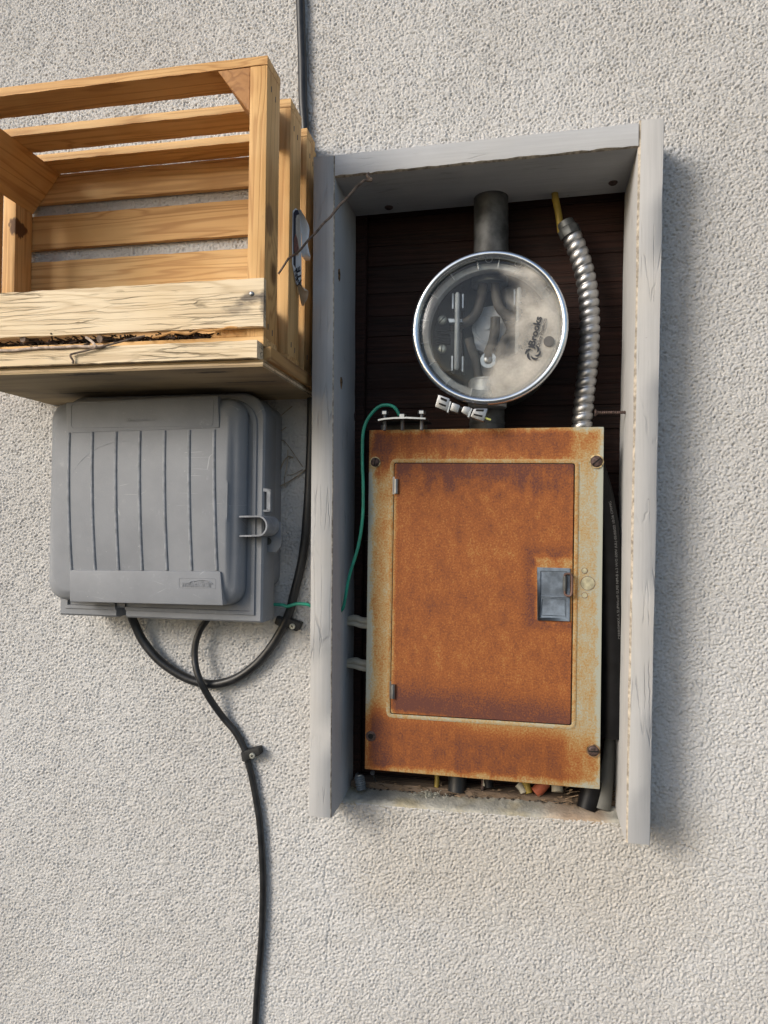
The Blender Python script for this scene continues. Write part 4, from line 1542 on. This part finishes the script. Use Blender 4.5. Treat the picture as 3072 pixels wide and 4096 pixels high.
tag(obj('twig', MB().tube([z2(-80, 395, -.272), z2(0, 388, -.272), z2(120, 388, -.273), z2(280, 372, -.273), z2(430, 360, -.273), z2(620, 357, -.273), z2(780, 346, -.273), z2(900, 350, -.273), z2(1060, 343, -.272)], .0022, 8, smooth=4), M['twig_pale']),
    'long pale bare twig lying on the shelf strip', 'twig')
tag(obj('twig', MB().tube([z2(880, 255, -.262), z2(930, 290, -.268), z2(985, 350, -.274)], .0020, 8, smooth=4), M['twig_pale']),
    'short pale twig end poking out of the shelf gap', 'twig')
tag(obj('bent_wire', MB().tube([z2(1480, 240, -.262), z2(1340, 270, -.270), z2(1160, 318, -.2735), z2(1000, 358, -.2745), z2(850, 396, -.2745), z2(740, 422, -.2745), z2(720, 435, -.276), z2(722, 455, -.276), z2(738, 478, -.274), z2(748, 500, -.273), z2(740, 520, -.273)], .0015, 8, smooth=5), M['twig']),
    'thin dark hooked stem hanging over the shelf strip', 'stem')
tag(obj('twig', MB().tube([z3(-100, 255, -.262), z3(0, 235, -.263), z3(100, 202, -.263), z3(180, 208, -.264), z3(260, 220, -.264), z3(380, 180, -.264), z3(470, 185, -.264), z3(600, 172, -.264), z3(680, 150, -.264), z3(765, 158, -.263)], .0017, 8, smooth=4), M['twig_tan']),
    'wavy tan twig along the lower edge of the front board', 'twig')
for (xa, xb, y0_, y1_) in ((230, 330, 268, 282), (1015, 1110, 270, 278)):
    tag(obj('broken_stick', MB().tube([z2(xa, y0_, -.2575), z2((xa + xb) / 2, (y0_ + y1_) / 2, -.249), z2(xb + 60, y1_ + 8, -.235)], lambda t: .0058 - .002 * t, 9, smooth=3), M['twig'], jitter=.0003),
        'grey broken stick end in the shelf gap, %s' % ('at the far left' if xa < 500 else 'above the hooked stem'), 'stick')
# long vine stem from the surround to the crate


def k5(x, y, Y):
    return P(1200 + x * .2411, 580 + y * .2411, Y)


vs_ = [k5(1140, 470, -.09), k5(1115, 510, -.095), k5(1140, 545, -.10), k5(1190, 580, -.10), k5(1150, 590, -.10), k5(1080, 585, -.103), k5(1020, 625, -.106), k5(930, 700, -.11), k5(860, 790, -.115), k5(740, 920, -.122), k5(650, 1010, -.128),
       k5(540, 1150, -.135), k5(500, 1200, -.138), k5(390, 1300, -.144), k5(250, 1470, -.152), k5(160, 1550, -.158)]
vs_ += [P(1050 + x * .226, 800 + y * .226, -.165) for x, y in ((680, 870), (600, 940), (470, 1030), (450, 1050), (380, 1160), (318, 1255), (280, 1310))]
tag(obj('vine_stem', MB().tube(vs_, lambda t: .0024 - .0009 * t, 8, smooth=4), M['twig']),
    'thin dry vine stem slanting from the surround corner to the crate side', 'stem')

# peeling paper label on the crate's side (in the gap of the end boards)


def kp(x, y, Y):
    return P(1050 + x * .226, 800 + y * .226, Y)


pl = thing('paper_label', 'torn white paper label peeling off the right side of the crate', 'label', kp(620, 1000, -.13))


def on_side(x, y):
    """point on the crate's right side as seen in the photo"""
    sx_, sy_ = 1050 + x * .226, 800 + y * .226
    d_ = FWD + RGT * ((sx_ - 1536) / FPX) - UPV * ((sy_ - 2048) / FPX)
    t_ = (CXR + .0012 - CAM.x) / d_.x
    return CAM + d_ * t_


def sheet(pts, mat, name, lift=0.0, parent=pl):
    vs = [on_side(x, y) + Vector((lift, 0, 0)) for x, y in pts]
    mb = MB().prism(vs, (-.0004, 0, 0))
    return obj(name, mb, mat, parent, smooth=False)


sheet([(540, 190), (590, 145), (640, 185), (690, 300), (690, 1000), (690, 1180), (690, 1580), (640, 1560), (600, 1490), (560, 1300), (528, 1140), (530, 700)], M['paper'], 'label_sheet')
sheet([(545, 230), (580, 175), (625, 175), (648, 250), (600, 270), (585, 330), (582, 1210), (545, 1140), (540, 700)], M['navy'], 'printed_border', .0006)
sheet([(586, 330), (605, 270), (650, 250), (662, 560), (664, 880), (640, 980), (600, 1000), (585, 900)], M['paper_back'], 'printed_panel', .0006)
sheet([(545, 700), (575, 600), (605, 680), (632, 850), (620, 960), (570, 985), (548, 850)], M['redprint'], 'printed_picture', .0012)


def side_text(body, size, a, b, thick, wid):
    p0, p1 = on_side(*a), on_side(*b)
    xd = (p1 - p0)
    ln_ = xd.length
    xd.normalize()
    zd = Vector((1, 0, 0)).cross(xd)
    lettering(body, size, p0, xd, zd, M['ink'], pl, thick=thick, lift=.0016, width=ln_)


side_text('ATE', .030, (690, 1540), (645, 1170), .0006, .08)
side_text('GEN', .022, (640, 1500), (588, 1215), .0004, .08)
# the loose flaps curl away from the crate


def flap(pxs, mat, name, curl):
    """pairs of photo points (inner, outer) down the flap; the outer edge stands off towards the viewer"""
    vs, fs = [], []
    m = 6
    for (a, b) in pxs:
        p0 = on_side(*a) + Vector((.0008, 0, 0))
        p1 = kp(b[0], b[1], p0.y - curl)
        for j in range(m + 1):
            t = j / m
            v = p0.lerp(p1, t)
            vs.append(v + Vector((.004 * math.sin(math.pi * t), -.004 * math.sin(math.pi * t), 0)))
    for i in range(len(pxs) - 1):
        for j in range(m):
            fs.append((i * (m + 1) + j, i * (m + 1) + j + 1, (i + 1) * (m + 1) + j + 1, (i + 1) * (m + 1) + j))
    o = obj(name, MB().add(vs, fs), mat, pl, ang=80)
    return o


flap([((635, 185), (645, 195)), ((650, 260), (760, 340)), ((665, 400), (815, 440)), ((680, 520), (832, 520)), ((685, 660), (822, 640)), ((688, 800), (800, 790)), ((680, 920), (830, 930)), ((690, 1000), (852, 1010)), ((735, 1060), (840, 1065)), ((780, 1080), (800, 1082))],
     M['paper'], 'loose_flap', .002)
flap([((605, 1500), (740, 1600)), ((618, 1560), (815, 1620)), ((635, 1650), (810, 1680)), ((655, 1750), (790, 1760)), ((675, 1830), (745, 1830)), ((690, 1880), (710, 1890))], M['paper_back'], 'loose_flap', .002)

# ------------------------------------------------------------------ telephone box


def kb(x, y, Y):
    return P(150 + x * .6932, 1500 + y * .6932, Y)


box = thing('telecom_box', 'grey plastic telecom box with ribbed door on the wall under the shelf', 'utility box', (-.60, -.04, 1.335))


def rquad(xa, xb, za, zb, r, n=8):
    out = []
    for (cx_, cz_, a0_) in ((xb - r, zb - r, 0), (xa + r, zb - r, 90), (xa + r, za + r, 180), (xb - r, za + r, 270)):
        for j in range(n + 1):
            a_ = math.radians(a0_ + 90 * j / n)
            out.append((cx_ + r * math.cos(a_), cz_ + r * math.sin(a_)))
    return out


def even(L_, m=140):
    """the same outline with evenly spread points, starting at the middle of the right side"""
    P_ = [Vector((x, z)) for x, z in L_]
    P_.append(P_[0])
    D_ = [0.0]
    for a_, b_ in zip(P_[:-1], P_[1:]):
        D_.append(D_[-1] + (b_ - a_).length)
    return [(float(np.interp(t, D_, [p.x for p in P_])), float(np.interp(t, D_, [p.y for p in P_]))) for t in np.linspace(0, D_[-1], m, endpoint=False)]


def loft(rings, close_last=True):
    mb = MB()
    n = len(rings[0])
    vs = [v for r in rings for v in r]
    fs = []
    for i in range(len(rings) - 1):
        for k_ in range(n):
            k2 = (k_ + 1) % n
            fs.append((i * n + k_, i * n + k2, (i + 1) * n + k2, (i + 1) * n + k_))
    if close_last:
        fs.append(tuple((len(rings) - 1) * n + k_ for k_ in range(n)))
        fs.append(tuple(range(n - 1, -1, -1)))
    mb.add(vs, fs)
    return mb


R_ = lambda L_, Y: [Vector((x, Y, z)) for x, z in L_]
bx0, bx1 = -.798, -.4215
# body against the wall
obj('body', loft([R_(rquad(bx0 + .012, bx1, 1.388, 1.703, .02), -.001), R_(rquad(bx0 + .012, bx1, 1.388, 1.703, .02), -.045), R_(rquad(bx0 + .016, bx1 - .004, 1.392, 1.70, .02), -.055)]), M['plastic'], box, ang=50)
# base rim with its skirt and cable notch
nx0, nx1 = kb(472, 1380, -.08).x, kb(528, 1380, -.08).x


def rim_outline(d, zb):
    xa, xb, zt_ = bx0 + .004 + d, -.4205 - d, 1.7165 - d
    r = .042
    o = []
    for (cx_, cz_, a0_) in ((xb - r, zt_ - r, 0), (xa + r, zt_ - r, 90)):
        for j in range(9):
            a_ = math.radians(a0_ + 90 * j / 8)
            o.append((cx_ + r * math.cos(a_), cz_ + r * math.sin(a_)))
    o += [(xa, zb), (nx0, zb), (nx0, zb + .016), (nx1, zb + .016), (nx1, zb), (xb, zb)]
    return o


obj('base_rim', loft([R_(rim_outline(.003, 1.3375), -.030), R_(rim_outline(0, 1.3355), -.034), R_(rim_outline(0, 1.3355), -.086), R_(rim_outline(.003, 1.3385), -.0895)]), M['plastic'], box, ang=40)
obj('rim_bead', loft([R_(rim_outline(.012, 1.3475), -.089), R_(rim_outline(.013, 1.3485), -.0925), R_(rim_outline(.0185, 1.354), -.0935), R_(rim_outline(.0195, 1.355), -.089)], False), M['plastic'], box, ang=60)
# door: swelling shell
dx0, dx1, dz0, dz1 = -.8010, -.4480, 1.3640, 1.7050
rings = []
for ins, Y in ((0.0, -.0885), (.0004, -.104), (.003, -.112), (.008, -.1175), (.014, -.1205)):
    rings.append(R_(even(rquad(dx0 + ins, dx1 - ins * 1.25, dz0 + ins, dz1 - ins, .030 - ins * .4, 10)), Y))
base = rings[-1]
zc, xc = (dz0 + dz1) / 2, (dx0 + dx1) / 2


def face_y(x, z):
    v = (z - zc) / ((dz1 - dz0) / 2)
    u = (x - xc) / ((dx1 - dx0) / 2)
    return -.1205 - .0105 * max(0.0, 1 - v * v) * max(0.0, 1 - abs(u) ** 9)


for s_ in (.985, .96, .93, .89, .84, .78, .7, .6, .5, .4, .3, .2, .1, .03):
    rings.append([Vector((xc + (v.x - xc) * s_, face_y(xc + (v.x - xc) * s_, zc + (v.z - zc) * s_), zc + (v.z - zc) * s_)) for v in base])
bdoor = obj('door', loft(rings), M['plastic'], box, ang=60)
# ribs
for (xa, xb) in ((188, 200), (322, 337), (458, 472), (595, 608), (738, 752), (880, 893), (1022, 1037)):
    a = kb(xa, 335 - (xa - 188) * .022, -.124); b = kb(xb, 1125, -.124)
    pts = []
    for j in range(17):
        q_ = a.lerp(b, j / 16)
        q_.y = face_y(q_.x, q_.z) + .0006
        pts.append(q_)
    obj('rib', MB().tube(pts, .0031, 10), M['plastic_worn'], bdoor)


def raised(corners, Yf, depth, mat, name, parent, bev=.003, curve=False):
    q_ = [kb(x, y, Yf) for x, y in corners]
    return obj(name, MB().prism(q_, (0, depth, 0)), mat, parent, bevel=bev, seg=2)


raised(((162, 158), (1040, 117), (1049, 305), (168, 336)), -.1275, .016, M['plastic'], 'label_panel', bdoor)
raised(((182, 1125), (1055, 1133), (1070, 1331), (184, 1309)), -.1295, .018, M['plastic'], 'label_panel', bdoor)
# thin border line and lettering pressed into the panels
oq = [kb(x, y, 0) for x, y in ((195, 168), (1020, 135), (1012, 295), (195, 308))]
oq = [Vector((v.x, 0, v.z)) for v in [kb(x, y, -.1275) for x, y in ((195, 168), (1020, 135), (1012, 295), (195, 308))]]
obj('panel_border', rr_ring(oq, inset(oq, .0008), -.1281, -.1272, .006, .0055), M['plastic'], bdoor)
p0 = kb(513, 268, -.1276)
xd = (kb(680, 262, -.1276) - p0)
lettering('COMMUNICATIONS', .0066, p0, xd.normalized(), (0, 0, 1), M['plastic_worn'], bdoor, thick=.0002, lift=.0016, width=xd.length)
p0 = kb(830, 1218, -.1296)
xd = (kb(1000, 1221, -.1296) - p0)
lettering('multilink', .0135, p0, xd.normalized(), Vector((.28, 0, 1)), M['plastic_worn'], bdoor, thick=.0003, lift=.0016, width=xd.length)
oq = [Vector((v.x, 0, v.z)) for v in [kb(x, y, -.1295) for x, y in ((816, 1170), (1030, 1175), (1030, 1236), (816, 1230))]]
obj('logo_border', rr_ring(oq, inset(oq, .0009), -.1299, -.1293, .003, .0026), M['plastic'], bdoor)
aq = [kb(x, y, -.1303) for x, y in ((865, 1200), (900, 1188), (950, 1184), (985, 1190), (1008, 1205))]
obj('logo_arc', MB().tube(aq, .0007, 6, smooth=5), M['plastic_worn'], bdoor)

# scuffs: pale arc and scratches on the door (thin proud wax marks)
sp = [kb(x, y, -.126) for x, y in ((190, 640), (215, 560), (265, 490), (330, 435), (400, 402), (480, 385), (550, 383), (600, 392))]
sp = spline(sp, 6)
for q_ in sp:
    q_.y = face_y(q_.x, q_.z) + .0005
obj('scuff_mark', MB().tube(sp, lambda t: .0010 * math.sin(math.pi * min(.97, t * .9 + .06)), 8), M['plastic_worn'], bdoor)
# hasp at the right side


def kh(x, y, Y):
    return P(900 + x * .2034, 1850 + y * .2034, Y)


yF, yR = -.126, -.066
hp = [kh(278, 1048, yF), kh(640, 1042, yF)]
cc = kh(648, 1250, yF)
rad = (kh(648, 1042, yF) - kh(648, 1455, yF)).z / 2
cc.z = kh(648, 1455, yF).z + rad
arc = [Vector((cc.x + math.sin(a_) * rad * .93, yF, cc.z + math.cos(a_) * rad)) for a_ in [math.pi * j / 16 for j in range(17)]]
prof_o = [hp[0]] + arc + [kh(283, 1462, yF)]
hm = MB()
n = len(prof_o)
th = .0026
cen = cc + Vector((-.01, 0, 0))


def shrink(v, i):
    if i == 0:
        return v + Vector((0, 0, -th))
    if i == n - 1:
        return v + Vector((0, 0, th))
    return v + (Vector((cc.x, yF, cc.z)) - v).normalized() * th


pin = [shrink(v, i) for i, v in enumerate(prof_o)]
dep = Vector((0, yR - yF, 0))
vs = prof_o + pin + [v + dep for v in prof_o] + [v + dep for v in pin]
fs = []
for i in range(n - 1):
    fs += [(i, i + 1, n + i + 1, n + i), (2 * n + i, 2 * n + i + 1, i + 1, i), (n + i, n + i + 1, 3 * n + i + 1, 3 * n + i)]
hm.add(vs, fs)
obj('hasp', hm, M['plastic_worn'], box, ang=40)
tabp = [kh(740, 1170, -.068), kh(1090, 1170, -.068), kh(1100, 1640, -.068), kh(1000, 1768, -.068), kh(740, 1770, -.068)]
obj('hasp_tab', MB().prism(tabp, (0, .005, 0)), M['plastic'], box, bevel=.0012, seg=2)
hc = kh(845, 1548, -.068)
obj('tab_hole', MB().lathe((hc.x, -.0682, hc.z), [(.0062, -.001), (.0062, .0006), (0, .0006)], 24), M['dark_metal'], box)
cl_ = MB()
for qd in (((740, 500), (890, 530), (890, 575), (740, 570)), ((820, 530), (892, 530), (885, 960), (818, 962)), ((735, 930), (888, 920), (885, 965), (735, 972))):
    cl_.prism([kh(x, y, -.088) for x, y in qd], (0, .010, 0))
obj('side_clip', cl_, M['plastic_worn'], box)
obj('clip_recess', MB().prism([kh(x, y, -.080) for x, y in ((740, 575), (820, 590), (818, 910), (740, 925))], (0, .003, 0)), M['plastic'], box)

# ------------------------------------------------------------------ coaxial cables
k7b = lambda x, y, Y: P(1100 + x * .2712, y * .2712, Y)
kc = lambda x, y, Y: P(450 + x * .5124, 2350 + y * .5124, Y)
p1 = [k7b(300, -2600, -.011), k7b(340, -1300, -.011), k7b(362, -260, -.011), k7b(372, 0, -.011), k7b(385, 400, -.011), k7b(402, 900, -.011), k7b(413, 1500, -.011), k7b(440, 1900, -.011), P(1225, 640, -.011), P(1236, 1000, -.011), P(1244, 1400, -.011), P(1246, 1640, -.012), P(1240, 1850, -.012), P(1230, 2040, -.012), P(1212, 2220, -.012)]
p1 += [kc(1415, 60, -.014), kc(1385, 180, -.014), kc(1330, 310, -.014), kc(1240, 460, -.014), kc(1130, 590, -.014), kc(1000, 690, -.014), kc(880, 740, -.014), kc(760, 755, -.014), kc(620, 725, -.014), kc(480, 655, -.016), kc(350, 555, -.018), kc(240, 420, -.02), kc(180, 300, -.024), kc(150, 220, -.030), kc(140, 120, -.034)]
tag(obj('coaxial_cable', MB().tube(p1, .0078, 16, smooth=8), M['rubber']), 'thick black cable from the wall top looping into the bottom of the grey box', 'cable', 'black cables on the wall')
kd = lambda x, y, Y: P(900 + x * .663, 2900 + y * .663, Y)
p2 = [kc(770, 160, -.040), kc(738, 250, -.032), kc(685, 330, -.026), kc(650, 430, -.026), kc(642, 540, -.028), kc(655, 640, -.033), kc(690, 740, -.0345), kc(760, 870, -.026), kc(860, 1010, -.014), kc(960, 1130, -.010), kc(1030, 1260, -.009),
      kc(1060, 1340, -.009), kd(130, 190, -.009), kd(148, 260, -.009), kd(165, 330, -.009), kd(205, 560, -.009), kd(224, 800, -.009), kd(229, 1000, -.009), kd(219, 1300, -.009), kd(199, 1550, -.009), kd(182, 1804, -.009), kd(170, 2000, -.009), kd(185, 2600, -.009), kd(175, 3300, -.009), kd(180, 4100, -.009)]
tag(obj('coaxial_cable', MB().tube(p2, .0058, 14, smooth=8), M['rubber']), 'thinner black cable hanging from the grey box down the wall', 'cable', 'black cables on the wall')


def cable_clip(pts, sc, cpx, tilt, label, ra, bar):
    t = thing('cable_clip', label, 'cable clip', P(*sc, -.01), 'cable clips with screws')
    q_ = [P(x, y, -.020) for x, y in pts]
    obj('strap', MB().prism(rrect(q_, .0022, 3), (0, .018, 0)), M['clip'], t, bevel=.001, seg=2)
    a_, b_ = P(*bar[0], -.012), P(*bar[1], -.012)
    obj('saddle', MB().cyl(a_, b_, ra, n=20), M['clip'], t, bevel=.001)
    c_ = P(*sc, -.0205)
    obj('screw', MB().lathe(c_, [(.0052, -.001), (.0052, .0012), (.0040, .0026), (.0022, .0028), (0, .0018)], 20), M['brass'], t)
    for k_ in (0, 1):
        d_ = Vector((math.cos(tilt + k_ * math.pi / 2), 0, math.sin(tilt + k_ * math.pi / 2))) * .0028
        w_ = Vector((-d_.z, 0, d_.x)) * .2
        f_ = [c_ + Vector((0, -.0030, 0)) + v for v in (-d_ - w_, d_ - w_, d_ + w_, -d_ + w_)]
        obj('screw_cross', MB().prism(f_, (0, .001, 0)), M['black_gap'], t)


kg = lambda x, y: (950 + x * .452, 2300 + y * .452)
cable_clip([kg(400, 372), kg(560, 428), kg(525, 502), kg(375, 445)], kg(485, 455), None, .5, 'black cable clip on the thick cable below the green wire', .0098, (kg(395, 378), kg(372, 442)))
cable_clip([kg(60, 1558), kg(185, 1530), kg(198, 1595), kg(70, 1642)], kg(132, 1600), None, .9, 'black cable clip on the thin cable halfway down the wall', .0078, (kg(70, 1560), kg(80, 1642)))

# dry stems clinging to the wall beside the box
stems = [[(1370, 690), (1385, 650), (1460, 610), (1550, 545)], [(1370, 720), (1378, 690), (1375, 540), (1372, 300)], [(1378, 600), (1420, 500), (1450, 470), (1475, 478)],
         [(1470, 180), (1400, 240), (1370, 290)], [(1370, 345), (1410, 320), (1435, 300)], [(1372, 380), (1405, 375), (1440, 400), (1530, 530)], [(1430, 650), (1425, 600), (1440, 520), (1445, 430)], [(1440, 578), (1480, 572), (1530, 545)]]
for i, s_ in enumerate(stems):
    lb = ['tan dry stem slanting up to the cable beside the grey box', 'dry stem clinging upright along the right side of the grey box', 'forked grey stem on the stucco beside the grey box',
          'hair-thin pale stem under the shelf beside the grey box', 'short dry stem high on the right edge of the grey box', 'long thin stem running right and down from the grey box', 'hanging thin stem in the middle of the stem tangle', 'fine side stem reaching to the thick cable'][i]
    tag(obj('dry_stem', MB().tube([kb(x, y, -.006) for x, y in s_], .0013 if i in (0, 2) else .0008, 6, smooth=5), M['stem']), lb, 'stem', 'dry stems beside the grey box')
